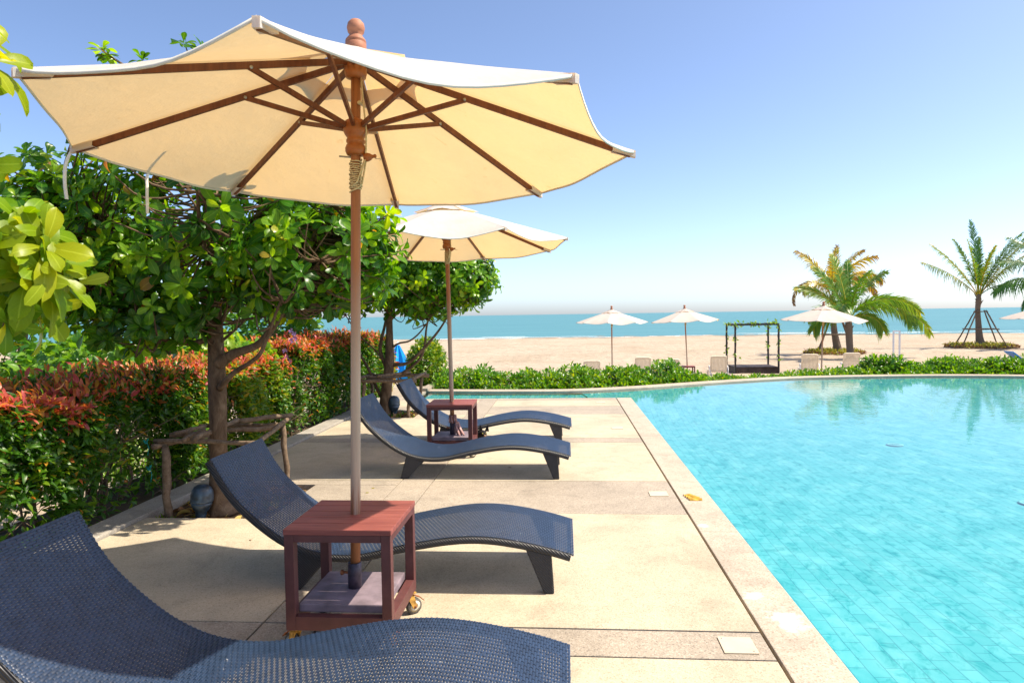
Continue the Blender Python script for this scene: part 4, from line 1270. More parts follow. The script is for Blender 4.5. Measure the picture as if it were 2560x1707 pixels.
# ------------------------------------------------------------------ red tipped hedge
def build_hedge(label, y0, y1, xf, depth, top, seed, nleaf, bare=()):
    global NR
    NR = np.random.default_rng(seed)
    t = thing('red_tipped_hedge', label, 'hedge', (xf - depth / 2, (y0 + y1) / 2, -.1), group='red tipped clipped hedges behind the planter kerb')
    L0 = np.array([xf - depth / 2, (y0 + y1) / 2, -.1])
    nz = lambda y, z: .05 * np.sin(y * 5.1 + z * 3) + .05 * np.sin(y * 2.3 + 1.3 * z + seed) + .03 * np.sin(11 * y + 7 * z)
    n = nleaf
    kind = NR.random(n)
    y = NR.uniform(y0, y1, n)
    tp = np.interp(y, [p[0] for p in top], [p[1] for p in top]) + .035 * np.sin(y * 6.5) + .03 * np.sin(y * 17. + 1)
    z = np.where(kind < .55, .0 + (tp) * NR.random(n) ** .72, tp - np.abs(NR.normal(size=n)) * .05)
    x = np.where(kind < .55, xf + nz(y, z) - np.abs(NR.normal(size=n)) * .10 - .05 * (z < .35), xf - depth * NR.random(n))
    back = (kind > .95)
    inside = (kind > .80) & ~back
    x = np.where(back, xf - depth - nz(y, z), x); z = np.where(back | inside, tp * NR.random(n), z)
    top_ = (kind >= .55) & ~back & ~inside
    z = np.where(top_ & (NR.random(n) < .16), z + NR.random(n) * .13, z)
    keep = np.ones(n, bool)
    # thin, woody lower half
    dens = np.clip(.38 + .9 * (z / np.maximum(tp, .1)), 0, 1) + .25 * np.sin(y * 3.7 + seed) * (z < .6)
    keep &= NR.random(n) < dens
    for by, bz, br in bare:
        r = np.sqrt(((y - by) / br[0]) ** 2 + ((z - bz) / br[1]) ** 2)
        keep &= (r > .75 + .5 * NR.random(n)) | (NR.random(n) < .12)
    x, y, z, tp, top_ = x[keep], y[keep], z[keep], tp[keep], top_[keep]
    n = len(x)
    d = NR.normal(size=(n, 3)) * .55 + np.stack([np.where(top_, 0, .55), np.zeros(n), np.where(top_, 1.1, .25)], 1)
    nr = NR.normal(size=(n, 3)) * .6 + np.stack([np.full(n, .7), np.zeros(n), np.full(n, .7)], 1)
    rel = tp - z
    red = np.clip(1.02 - rel / .17, 0, 1) * (.60 + .16 * np.sin(y * 1.9 + seed) * np.sin(y * .7 + 1) + .14 * np.sin(y * 9.3) * np.sin(x * 11.))
    hue = np.clip(NR.beta(1.6, 2.6, n) * .62 + .20 * np.clip((y - 6.2) / .8, 0, 1) * np.clip((8.6 - y) / .4, 0, 1), 0, .66)  # sunlit yellow put into the leaf hue along the stretch right of the trunk
    isr = NR.random(n) < red * 1.15
    hue = np.where(isr, NR.uniform(.74, 1., n), hue)
    hue = np.where((~isr) & (NR.random(n) < .035), NR.uniform(.66, .86, n), hue)
    L_ = NR.uniform(.05, .10, n)
    v_, q_, c_ = leaves(np.stack([x, y, z], 1) - L0, d, nr, L_, L_ * NR.uniform(.30, .42, n), LANCE, .35, .35, hue)
    np_mesh('foliage', v_, q_, M['leaf_hedge'], t, c_)
    mb = MB()
    yy = y0 + .1
    while yy < y1:
        bx = xf - .28 + NR.normal() * .06
        tz = float(np.interp(yy, [p[0] for p in top], [p[1] for p in top]))
        p0 = np.array([bx, yy, -.12])
        nst = NR.integers(2, 4)
        for s in range(nst):
            p1 = p0 + np.array([NR.normal() * .05, NR.normal() * .06, .35]); p2 = p0 + np.array([NR.normal() * .1 + .04, NR.normal() * .14, .75]); p3 = p0 + np.array([NR.normal() * .12 + .06, NR.normal() * .18, tz + .02])
            c = catmull([p0 + np.array([NR.normal() * .02, NR.normal() * .03, 0]), p1, p2, p3], 4) - L0
            mb.tube(c, list(np.linspace(.017 if s == 0 else .011, .003, len(c))), 6, cap=False)
            for _ in range(12):
                u = NR.uniform(.1, .85)
                b = c[int(u * (len(c) - 1))]
                e = b + np.array([NR.uniform(.0, .26), NR.normal() * .2, NR.uniform(-.08, .22)])
                m_ = (b + e) / 2 + NR.normal(size=3) * .03
                mb.tube(catmull([b, m_, e], 2), [.0045, .004, .0036, .003, .002], 4, cap=False)
        yy += NR.uniform(.24, .42)
    mb.build('stems', M['twig'], t)
    return t
h1 = build_hedge('clipped red tipped hedge from the border to behind the nearer tree trunk', 1.2, 8.7, -3.61, 1.0, [(1, .99), (5, .99), (6.5, 1.03), (7.6, 1.05), (8.7, .97)], 3, 80000,
    [(5.35, .42, (.55, .36)), (6.9, .62, (.35, .25)), (4.3, .2, (.3, .15))])
build_hedge('farther clipped hedge with a bright orange and red top, behind the parasol pole', 8.9, 13.4, -3.57, 1.05, [(8.9, 1.12), (10, 1.18), (12, 1.18), (13.4, 1.12)], 8, 44000, [(9.6, .6, (.4, .22)), (11., .55, (.5, .2))])
mb = MB()
for by, bz in ((5.55, .52), (5.58, .28)):
    c = np.array([(-3.62 + .015 * math.cos(i), by + .035 * math.sin(i * .9), bz + .02 * math.sin(i * 1.7)) for i in range(16)])
    mb.tube(catmull(c, 2), .0035, 5)
    mb.tube([(-3.61, by, bz), (-3.6, by + .01, bz - .06), (-3.60, by - .01, bz - .12)], .0032, 5)
tag(mb.build('tie_cord', M['cord_green']), 'turquoise cord knotted round the bare stems of the nearer hedge', 'cord')

# shrubs behind and beside the hedge
def build_shrub(name, label, cat_, loc, blobs, n, mat_, shape, L, seed, wr=(.5, .7), hue=(0, 1), stems=6, group=None, bend=.4):
    global NR
    NR = np.random.default_rng(seed)
    L0 = np.array(loc)
    t = thing(name, label, cat_, loc, group=group)
    P = []; O = []
    ws = sum(b[2] for b in blobs)
    for c, r, w_ in blobs:
        k = int(n * w_ / ws)
        u = unit(k); rad = .35 + .65 * NR.random(k) ** .45
        P.append(np.array(c) - L0 + u * np.array(r) * rad[:, None]); O.append(u)
    P = np.vstack(P); O = np.vstack(O)
    ok = P[:, 2] > .03
    P, O = P[ok], O[ok]
    m = len(P)
    d = O * .7 + NR.normal(size=(m, 3)) * .5 + np.array([0, 0, .25])
    nr = O * .4 + NR.normal(size=(m, 3)) * .4 + np.array([0, 0, .8])
    LL = NR.uniform(L[0], L[1], m)
    v_, q_, c_ = leaves(P, d, nr, LL, LL * NR.uniform(wr[0], wr[1], m), shape, bend, .25, np.clip(NR.uniform(hue[0], hue[1], m), 0, 1))
    np_mesh('foliage', v_, q_, mat_, t, c_)
    mb = MB()
    for s in range(stems):
        e = P[NR.integers(m)]
        c = catmull([(NR.normal() * .06, NR.normal() * .06, -.03), e * np.array([.45, .45, .5]) + NR.normal(size=3) * .05, e], 4)
        mb.tube(c, list(np.linspace(.022, .006, len(c))), 6, cap=False)
    mb.build('stems', M['bark'], t)
    return t
BG = 'leafy shrubs behind the clipped hedge'
build_shrub('broadleaf_shrub', 'yellow-green shrub with heart shaped leaves just right of the nearer trunk, over the hedge', 'shrub', (-4.7, 8.3, -.5), [((-4.5, 8.2, .9), (.65, .75, .5), 1), ((-4.3, 7.9, 1.15), (.5, .5, .25), .5), ((-4.1, 8.6, .95), (.35, .45, .35), .4)], 1500, M['leaf_broad'], HEART, (.08, .13), 41, (.7, .9), (.3, 1.), 8, BG)
build_shrub('broadleaf_shrub', 'round leaved green shrub behind the hedge left of the nearer trunk', 'shrub', (-6.2, 8.3, -.8), [((-6.2, 8.3, .75), (1.0, .9, .65), 1), ((-5.6, 7.6, 1.0), (.6, .6, .4), .5)], 1700, M['leaf_broad'], HEART, (.08, .13), 42, (.75, .95), (.1, .8), 10, BG)
build_shrub('broadleaf_shrub', 'loose shrub with bare twigs behind the hedge under the pale foreground leaves', 'shrub', (-8.6, 9.0, -.9), [((-8.3, 9.0, .9), (1.3, 1.0, .5), 1), ((-7.3, 8.8, 1.15), (.9, .8, .4), .6)], 900, M['leaf_broad'], HEART, (.09, .14), 43, (.75, .95), (.0, .6), 10, BG)
build_shrub('broadleaf_shrub', 'taller dark green shrub behind the farther hedge, between both tree trunks', 'shrub', (-5.2, 11.5, -.7), [((-5.1, 11.4, 1.2), (.9, 1.1, .8), 1), ((-4.7, 10.6, 1.5), (.6, .7, .5), .5)], 1700, M['leaf_broad'], HEART, (.09, .14), 44, (.6, .8), (.0, .5), 10, BG)
build_shrub('round_bush', 'rounded yellow-green bush at the end of the deck beside the farther tree', 'bush', (-3.55, 15.6, -.4), [((-3.22, 15.6, .35), (.45, .7, .72), 1), ((-4.5, 15.4, .45), (.48, .7, .6), .6)], 6500, M['leaf_hedge'], LANCE, (.07, .115), 45, (.42, .55), (.25, .64), 10)
build_shrub('round_bush', 'red flecked bush filling the gap left of the farther trunk', 'bush', (-3.95, 13.6, -.4), [((-3.98, 13.6, .5), (.5, .7, .75), 1)], 5200, M['leaf_hedge'], LANCE, (.06, .10), 46, (.4, .5), (.25, .95), 8)
# lilac flowers on a long stalk
mb = MB(); mb2 = MB()
r5 = random.Random(5)
mb.tube(catmull([(-3.75, 8.9, .6), (-3.68, 8.7, 1.05), (-3.55, 8.62, 1.30), (-3.5, 8.6, 1.38)], 4), .005, 5)
ft = thing('flowering_stalk', 'lilac flowers on a thin stalk at the corner of the farther hedge', 'flower', (-3.6, 8.7, .6))
fl = mb.build('stalk', M['twig'], ft, (3.6, -8.7, -.6))
for (x, y, z) in ((-3.52, 8.6, 1.36), (-3.5, 8.58, 1.30), (-3.56, 8.6, 1.40), (-3.66, 8.62, 1.14), (-3.63, 8.6, 1.05), (-3.60, 8.62, 1.0), (-3.55, 8.58, 1.27)):
    fb = MB()
    for k in range(5):
        a = k * 2 * PI / 5 + r5.random()
        dx, dz = math.cos(a) * .024, math.sin(a) * .024
        fb.add([(x, y, z), (x + dx - dz * .5, y - .01, z + dz + dx * .5), (x + dx * 1.6, y - .014, z + dz * 1.6), (x + dx + dz * .5, y - .01, z + dz - dx * .5)], [(0, 1, 2, 3)])
    fb.build('blossom', M['petal'], ft, (3.6, -8.7, -.6))

# ------------------------------------------------------------------ dry leaves in the pits
def litter(name, label, x0, x1, y0, y1, n, seed):
    global NR
    NR = np.random.default_rng(seed)
    p = np.stack([NR.uniform(x0, x1, n), NR.uniform(y0, y1, n), NR.uniform(-.05, .0, n)], 1)
    a = NR.uniform(0, 6.28, n)
    d = np.stack([np.cos(a), np.sin(a), NR.normal(size=n) * .25], 1)
    v_, q_, c_ = leaves(p, d, NR.normal(size=(n, 3)) * .35 + np.array([0, 0, 1]), NR.uniform(.08, .17, n), NR.uniform(.04, .075, n), OBOV, .5, .6, NR.random(n) ** 1.3)
    o = np_mesh(name, v_, q_, M['leaf_dry'], None, c_)
    o['kind'] = 'stuff'; tag(o, label, 'leaf litter')
litter('leaf_litter', 'curled brown and yellow leaves littering the nearer tree pit', -3.28, -2.4, 5.12, 6.1, 170, 51)
litter('leaf_litter', 'brown leaves and weeds littering the farther tree pit', -3.28, -2.4, 10.3, 11.0, 90, 52)
def weeds(name, label, pts, n, seed, h=.14):
    global NR
    NR = np.random.default_rng(seed)
    P = []
    for _ in range(n):
        x, y, z, r = pts[NR.integers(len(pts))]
        P.append((x + NR.normal() * r, y + NR.normal() * r, z))
    P = np.array(P)
    d = NR.normal(size=(n, 3)) * .4 + np.array([0, 0, 1.])
    v_, q_, c_ = leaves(P, d, NR.normal(size=(n, 3)), NR.uniform(.05, h, n), np.full(n, .012), LANCE, .5, .2, NR.uniform(.2, .9, n))
    o = np_mesh(name, v_, q_, M['leaf_low'], None, c_)
    o['kind'] = 'stuff'; tag(o, label, 'weeds')
weeds('weeds', 'small green weeds sprouting in both tree pits', [(-2.65, 10.9, -.05, .1), (-2.75, 10.5, -.05, .08), (-3.2, 5.14, -.05, .03), (-2.4, 10.35, -.05, .04), (-3.1, 5.6, -.05, .05), (-2.5, 5.5, -.05, .04)], 130, 61, .1)

# ------------------------------------------------------------------ low shore shrubs along the far pool kerb
def shore_row(label, i0, i1, hfun, seed, n, hue=(0., .9)):
    """rosettes of paddle leaves standing just outside the far kerb, following its curve"""
    global NR
    NR = np.random.default_rng(seed)
    a = outer[i0:i1 + 1]
    seg = np.linalg.norm(np.diff(a, axis=0), axis=1); s = np.concatenate([[0], np.cumsum(seg)])
    q = NR.uniform(0, s[-1], n)
    px = np.interp(q, s, a[:, 0]); py = np.interp(q, s, a[:, 1])
    nx_ = np.interp(q, s, nrm[i0:i1 + 1, 0]); ny_ = np.interp(q, s, nrm[i0:i1 + 1, 1])
    off = .10 + 1.1 * NR.random(n) ** 1.25
    zb = 0
    X_ = px + nx_ * off; Y_ = py + ny_ * off
    hh = hfun(X_) * (1 + .22 * np.sin(X_ * 2.7 + 1.) + .16 * np.sin(X_ * 6.1) + .12 * np.sin(X_ * 13.))
    zt = -.20 + (hh + .20) * (.30 + .70 * np.clip(off / .6, 0, 1)) * (.35 + .68 * NR.random(n) ** .7)
    L0 = np.array([X_.mean(), Y_.mean(), -.2])
    t = thing('shore_hedge', label, 'hedge', tuple(L0), group='low paddle leaved hedges outside the far pool kerb')
    P, D, N_, LL, H_ = [], [], [], [], []
    mb = MB()
    for i in range(n):
        ax_ = np.array([NR.normal() * .3 - nx_[i] * .12, NR.normal() * .3 - ny_[i] * .12, 1.]); ax_ /= np.linalg.norm(ax_)
        c = np.array([X_[i], Y_[i], zt[i]])
        e1 = np.cross(ax_, [.3, 1., .2]); e1 /= np.linalg.norm(e1); e2 = np.cross(ax_, e1)
        m = NR.integers(9, 14); th0 = NR.random() * 6.3; hb = NR.random()
        for k in range(m):
            th = th0 + k * 2.4; qd = (k + .5) / m
            ti = .25 + 1.15 * qd + NR.normal() * .12
            rr = e1 * math.cos(th) + e2 * math.sin(th)
            P.append(c - ax_ * .10 * qd); D.append(ax_ * math.cos(ti) + rr * math.sin(ti)); N_.append(ax_ * math.sin(ti) - rr * math.cos(ti))
            LL.append(NR.uniform(.10, .165)); 
            h = hue[0] + (hue[1] - hue[0]) * np.clip(.5 * hb + .5 * NR.random() - .2 * qd + .1, 0, 1)
            if qd > .8 and NR.random() < .22:
                h = NR.uniform(.9, 1.)
            H_.append(h)
        if i % 2 == 0:
            b = np.array([X_[i] + NR.normal() * .08, Y_[i] + NR.normal() * .08, -.25 - .42 * max(0, off[i] - .3)])
            mb.tube([b - L0, (b + c) / 2 - L0, c - L0], [.010, .008, .006], 4, cap=False)
    v_, q_, c_ = leaves(np.array(P) - L0, np.array(D), np.array(N_), np.array(LL), np.array(LL) * NR.uniform(.26, .36, len(LL)), SPAT, .25, .3, np.array(H_))
    np_mesh('foliage', v_, q_, M['leaf_low'], t, c_)
    mb.build('stems', M['bark'], t)
hA = lambda X_: np.interp(X_, [-3, -1.5, .3, 1.6, 2.6, 3.6], [.27, .27, .28, .32, .27, .16])
hB = lambda X_: np.interp(X_, [3.2, 4.2, 5.4, 6.6, 7.6, 9], [-.02, -.10, -.10, .0, .10, .18])
hC = lambda X_: np.interp(X_, [8, 9, 10, 11, 12, 20], [.14, .18, .24, .34, .40, .45])
I = lambda X0: int(np.argmin(np.abs(outer[:70, 0] - X0)))
shore_row('low green paddle leaved hedge behind the pool channel, nearest the rounded bush', 0, I(3.3), hA, 71, 1000)
shore_row('lower yellowing stretch of paddle leaved hedge before the pergola and parasol', I(3.3), I(8.2), hB, 72, 750, (.1, .95))
shore_row('taller bright green paddle leaved hedge beyond the tufted bush and white frame', I(8.2), I(15.5), hC, 73, 1000, (.1, .8))
build_shrub('tufted_bush', 'spiky tufted bush sticking up out of the shore hedge beside the white post frame', 'bush', (8.0, 17.6, -.5), [((8.0, 17.6, -.05), (.62, .4, .36), 1), ((8.2, 17.6, .16), (.25, .25, .20), .3), ((7.7, 17.6, .12), (.2, .2, .20), .3)], 1300, M['leaf_low'], SPAT, (.14, .22), 75, (.22, .30), (.1, .7), 8)
def lawn(name, label, x0, x1, y0, y1, z, n, seed):
    global NR
    NR = np.random.default_rng(seed)
    P = np.stack([NR.uniform(x0, x1, n), NR.uniform(y0, y1, n), np.full(n, z)], 1)
    d = NR.normal(size=(n, 3)) * .5 + np.array([0, 0, 1.])
    v_, q_, c_ = leaves(P, d, NR.normal(size=(n, 3)), NR.uniform(.1, .22, n), np.full(n, .03), LANCE, .5, .2, NR.uniform(.3, .9, n))
    o = np_mesh(name, v_, q_, M['leaf_low'], None, c_); o['kind'] = 'stuff'; tag(o, label, 'grass')
lawn('grass', 'strip of green grass on the sand behind the taller hedge near the border', 11.5, 22, 23., 26., -1.25, 5000, 77)
lawn('grass', 'yellow-green grass behind the rounded bush at the start of the sand', -4.5, -1.2, 19.0, 24.0, -1.25, 4500, 78)
lawn('grass', 'bright green low plants on the sand behind the nearer hedge', -16., -7.5, 11.0, 14.5, -1.2, 6000, 79)
# thin grey trunk behind the hedge
t = thing('thin_tree', 'thin pale grey trunk behind the hedge below the near leaves at the border', 'tree', (-8.2, 9.6, -1.2))
mb = MB(); mb.tube(catmull([(0, 0, 0), (-.03, 0, 1.0), (.02, 0, 1.8), (.05, .0, 2.4), (.2, 0, 3.2)], 4), list(np.linspace(.09, .05, 17)), 10)
mb.build('trunk', M['twig'], t)
NR = np.random.default_rng(80)
u = unit(700); p_ = np.array([.2, 0, 3.3]) + u * np.array([1.1, 1.0, .7]) * (NR.random((700, 1)) ** .4)
v_, q_, c_ = leaves(p_, u + NR.normal(size=u.shape) * .5, NR.normal(size=u.shape) + np.array([0, 0, 1]), NR.uniform(.1, .15, 700), NR.uniform(.07, .1, 700), HEART, .4, .2, NR.random(700) * .6)
np_mesh('crown', v_, q_, M['leaf_broad'], t, c_)
# ------------------------------------------------------------------ palms
def frond(name, base, az, e0, e1, L, parent, hue, seed, nl=64, lw=.058, ll=1.0, hang=.5, curl=1.0, dead=False, twist=None):
    """one feathery leaf: rachis bending from elevation e0 to e1 (degrees) in azimuth az, leaflets both sides"""
    rg = np.random.default_rng(seed)
    n = 26
    pts = [np.array(base, float)]
    ds = L / n
    h = np.array([math.cos(R(az)), math.sin(R(az)), 0.])
    dirs = []
    for i in range(n):
        u = i / (n - 1)
        e = R(e0 + (e1 - e0) * u ** curl)
        d = h * math.cos(e) + np.array([0, 0, 1.]) * math.sin(e)
        dirs.append(d); pts.append(pts[-1] + d * ds)
    dirs.append(dirs[-1]); pts = np.array(pts); dirs = np.array(dirs)
    side = np.cross(h, [0, 0, 1.])
    if twist is None:                                    # blades growing sideways roll so that one row of leaflets points up
        twist = 58 * abs(math.cos(R(az))) ** 2
    tw = R(twist)
    V, Q, C = [], [], []
    # rachis as a thin square tube
    o = 0
    for i in range(n + 1):
        r = .035 * (1 - i / n) ** .8 + .006
        up_ = np.cross(side, dirs[i])
        for a, b in ((-1, -1), (1, -1), (1, 1), (-1, 1)):
            V.append(pts[i] + side * a * r + up_ * b * r * .6); C.append((.5, .3, min(.95, hue + .25), 1))
    for i in range(n):
        for k in range(4):
            Q.append((i * 4 + k, i * 4 + (k + 1) % 4, (i + 1) * 4 + (k + 1) % 4, (i + 1) * 4 + k))
    o = len(V)
    for k in range(nl):
        u = .16 + .84 * (k + .5) / nl
        f = u * n
        i = min(int(f), n - 1)
        p = pts[i] + (pts[i + 1] - pts[i]) * (f - i)
        d = dirs[i]; u0 = np.cross(side, d)
        sd_ = side * math.cos(tw) + u0 * math.sin(tw); up_ = u0 * math.cos(tw) - side * math.sin(tw)
        ln = ll * (math.sin(PI * (.10 + .86 * u)) ** .6) * (.9 if not dead else .6) * rg.uniform(.85, 1.1)
        for s in (-1, 1):
            if rg.random() < (.04 if not dead else .3):
                continue
            dd = d * (.85 + .55 * u) + sd_ * s * .85 + up_ * rg.normal(.2, .16)
            dd /= np.linalg.norm(dd)
            hg = hang * rg.uniform(.5, 1.4)
            q0 = len(V)
            wd = np.cross(dd, up_); wd /= np.linalg.norm(wd)
            hu = float(np.clip(hue + rg.normal() * .07 + .12 * (u > .9), 0, 1))
            for t_, w_ in ((0, .5), (.3, 1.), (.65, .8), (1., .08)):
                c = p + dd * ln * t_ * (1 - .2 * hg * t_) - np.array([0, 0, 1.]) * hg * ln * t_ * t_
                for e in (-1, 1):
                    V.append(c + wd * e * lw * .5 * w_); C.append((.5 + .3 * e, t_, hu, 1))
            for j in range(3):
                Q.append((q0 + 2 * j, q0 + 2 * j + 1, q0 + 2 * j + 3, q0 + 2 * j + 2))
    return np_mesh(name, np.array(V), np.array(Q), M['leaf_palm'], parent, np.array(C), False)
def make_palm(label, loc, trunk, fronds, seed):
    t = thing('coconut_palm', label, 'palm tree', loc, group='young coconut palms on the beach')
    c = catmull(trunk, 6)
    mb = MB(); mb.tube(c[:, :3], list(c[:, 3]), 14)
    top = c[-1, :3]
    r6 = random.Random(seed)
    for k in range(7):                                   # old leaf bases
        a = k * 2.4
        z = top[2] - .05 - .12 * k
        rr = float(c[-1, 3])
        mb.tube([(top[0] + rr * .7 * math.cos(a), top[1] + rr * .7 * math.sin(a), z - .12), (top[0] + (rr + .07) * math.cos(a), top[1] + (rr + .07) * math.sin(a), z + .1), (top[0] + (rr + .17) * math.cos(a), top[1] + (rr + .17) * math.sin(a), z + .24)], [.05, .035, .012], 6)
    mb.build('trunk', M['palm_bark'], t)
    for i, f in enumerate(fronds):
        az, e0, e1, L, hue = f[:5]
        kw = f[5] if len(f) > 5 else {}
        a = R(az)
        b = (top[0] + .07 * math.cos(a), top[1] + .07 * math.sin(a), top[2] - .08 + .03 * math.sin(i * 2.3))
        frond('frond', b, az, e0, e1, L, t, hue, seed * 100 + i, **kw)
    return t
ZB = -1.27
# azimuth 0 = to the right of the picture, 180 = to the left, 90 = away, 270 = towards the camera
make_palm('leafy green coconut palm with a long frond drooping over the sea to its right', (16.2, 40., ZB),
    [(0.1, 0, -.1, .23), (.05, 0, .5, .19), (0, 0, 1.3, .19), (-.02, 0, 1.9, .20), (-.05, 0, 2.35, .13)],
    [(5, 62, -78, 4.9, .2, dict(hang=.35, ll=1.15)), (-15, 60, -50, 4.2, .5, dict(hang=.4, ll=.95)), (3, 40, -62, 5.4, .5, dict(hang=.55, ll=.95)), (172, 62, 5, 3.5, .58, dict(hang=.3, ll=.8)),
     (120, 86, 62, 4.0, .5, dict(hang=.4)), (195, 55, -50, 2.9, .4, dict(hang=.6)), (275, 76, 20, 3.7, .35, dict(hang=.5)), (70, 82, 45, 4.0, .3, dict(hang=.5)), (185, 38, -70, 2.4, .5, dict(hang=.7)),
     (350, 34, -75, 2.2, .5, dict(hang=.7)), (240, 62, -40, 3.0, .45, dict(hang=.6)), (310, 60, -40, 3.0, .4, dict(hang=.6)), (15, 76, 20, 3.8, .25, dict(hang=.4, ll=1.1)), (165, 80, 40, 3.6, .45, dict(hang=.4))], 3)
make_palm('yellowing coconut palm with brown curled fronds behind the green palm', (17.3, 45., ZB),
    [(.35, 0, -.1, .34), (.2, 0, .4, .25), (0, 0, 1.5, .19), (-.1, 0, 2.8, .16), (-.15, 0, 3.6, .12)],
    [(175, 86, -105, 3.9, .95, dict(hang=.3, dead=True, ll=.6)), (20, 84, 20, 4.2, .84, dict(hang=.3)), (60, 86, 40, 4.2, .82, dict(hang=.4)), (5, 82, -75, 4.0, .92, dict(hang=.5, dead=True)),
     (0, 80, -40, 4.0, .84, dict(hang=.7)), (200, 82, -50, 2.9, .82, dict(hang=.7)), (270, 80, -10, 3.0, .84, dict(hang=.8)), (300, 78, -50, 3.0, .82, dict(hang=.8)), (340, 84, 10, 3.9, .84, dict(hang=.6)), (250, 84, 30, 3.3, .84), (160, 84, 30, 4.0, .81, dict(hang=.5))], 5)
make_palm('tall open coconut palm standing alone near the border, fronds spread like a fan', (29.6, 51., ZB),
    [(.3, 0, -.1, .38), (.1, 0, .6, .25), (0, 0, 1.8, .185), (-.05, 0, 2.7, .165), (0, 0, 3.35, .175), (0, 0, 3.8, .12)],
    [(100, 88, 76, 5.5, .12, dict(hang=.25, ll=1.0)), (178, 60, 38, 5.0, .6, dict(hang=.7, ll=.7)), (181, 47, 18, 4.7, .62, dict(hang=1.3, ll=.75, twist=20)), (4, 66, 34, 5.7, .4, dict(hang=.35, ll=.85)), (-6, 74, 42, 5.2, .35, dict(hang=.4, ll=.85)),
     (-10, 62, 44, 4.8, .62, dict(hang=.9, ll=.9)), (2, 52, 30, 4.4, .64, dict(hang=1.1, ll=.9)), (0, 42, -58, 5.2, .08, dict(hang=.9, ll=1.1, twist=15)), (60, 80, 58, 4.6, .4, dict(ll=.85)), (215, 80, 56, 4.2, .5, dict(ll=.8)), (275, 80, 50, 3.8, .55, dict(ll=.8)), (150, 80, 60, 4.4, .45, dict(ll=.8))], 7)
make_palm('coconut palm mostly outside the frame, blue-green fronds entering at the border', (33.6, 49., ZB),
    [(.2, 0, -.1, .42), (.1, 0, .8, .32), (0, 0, 2.2, .26), (0, 0, 3.6, .2), (0, 0, 4.1, .16)],
    [(182, 62, -10, 4.6, .15, dict(hang=.7, ll=1.0)), (176, 40, -45, 4.4, .2, dict(hang=.9, ll=1.0)), (160, 75, 30, 4.8, .2), (200, 25, -70, 3.6, .15, dict(hang=1.1)), (230, 70, 10, 4.2, .3), (0, 60, -30, 4.5, .3), (40, 70, 20, 4.5, .25), (300, 60, -30, 4.2, .3), (100, 80, 40, 4.6, .2), (270, 80, 30, 4.4, .3)], 9)
# tripods of poles
def palm_props(label, x, y, rbase, ztop, zring, r):
    t = thing('palm_prop_frame', label, 'palm support', (x, y, ZB), group='pole tripods propping the palms')
    for k in range(4):
        a = .45 + k * PI / 2
        mb = MB(); stick(mb, (rbase * math.cos(a), rbase * math.sin(a), -.05), (r * 1.15 * math.cos(a), r * 1.15 * math.sin(a), ztop), .045, 90 + k); mb.build('post', M['stick'], t)
    for z, rr in ((zring, None), (ztop - .1, None)):
        f = (z + .05) / (ztop + .05); rad = rbase + (r * 1.15 - rbase) * f + .03
        for k in range(4):
            a = .45 + k * PI / 2; b = a + PI / 2
            mb = MB(); stick(mb, (rad * 1.1 * math.cos(a), rad * 1.1 * math.sin(a), z), (rad * 1.1 * math.cos(b), rad * 1.1 * math.sin(b), z + .02), .035, 120 + k); mb.build('rail', M['stick'], t)
    return t
palm_props('tripod of thin poles propping the yellowing palm', 17.4, 45., 1.55, 2.5, 1.25, .30)
palm_props('tripod of thin poles propping the lone fan shaped palm', 29.75, 51., 1.95, 2.65, 1.30, .32)
def flower_bed(label, x, y, r, seed):
    global NR
    NR = np.random.default_rng(seed)
    n = 1500
    a = NR.uniform(0, 6.28, n); q = r * np.sqrt(NR.random(n))
    edge_ = q > r * .86
    P = np.stack([q * np.cos(a), q * np.sin(a), NR.uniform(.0, .26, n) * np.where(edge_, .6, 1.)], 1)
    d = NR.normal(size=(n, 3)) * .6 + np.array([0, 0, .8])
    hue = np.where(edge_ & (NR.random(n) < .75), NR.uniform(.85, 1., n), NR.uniform(.25, .62, n))
    v_, q_, c_ = leaves(P, d, NR.normal(size=(n, 3)) + np.array([0, 0, .8]), NR.uniform(.12, .24, n), NR.uniform(.06, .1, n), LANCE, .4, .2, hue)
    t = thing('flower_bed', label, 'flower bed', (x, y, ZB), group='round beds of yellow plants at palm feet')
    np_mesh('plants', v_, q_, M['leaf_bed'], t, c_)
    mb = MB(); mb.lathe([(r * 1.02, -.05), (r, .04), (r * .7, .07), (.0, .09)], 28); mb.build('soil', M['soil'], t)
flower_bed('round bed of yellow and dark red plants under the yellowing palm', 17.3, 45., 1.85, 81)
flower_bed('round bed of yellow and dark red plants under the lone fan shaped palm', 29.8, 51., 2.25, 82)

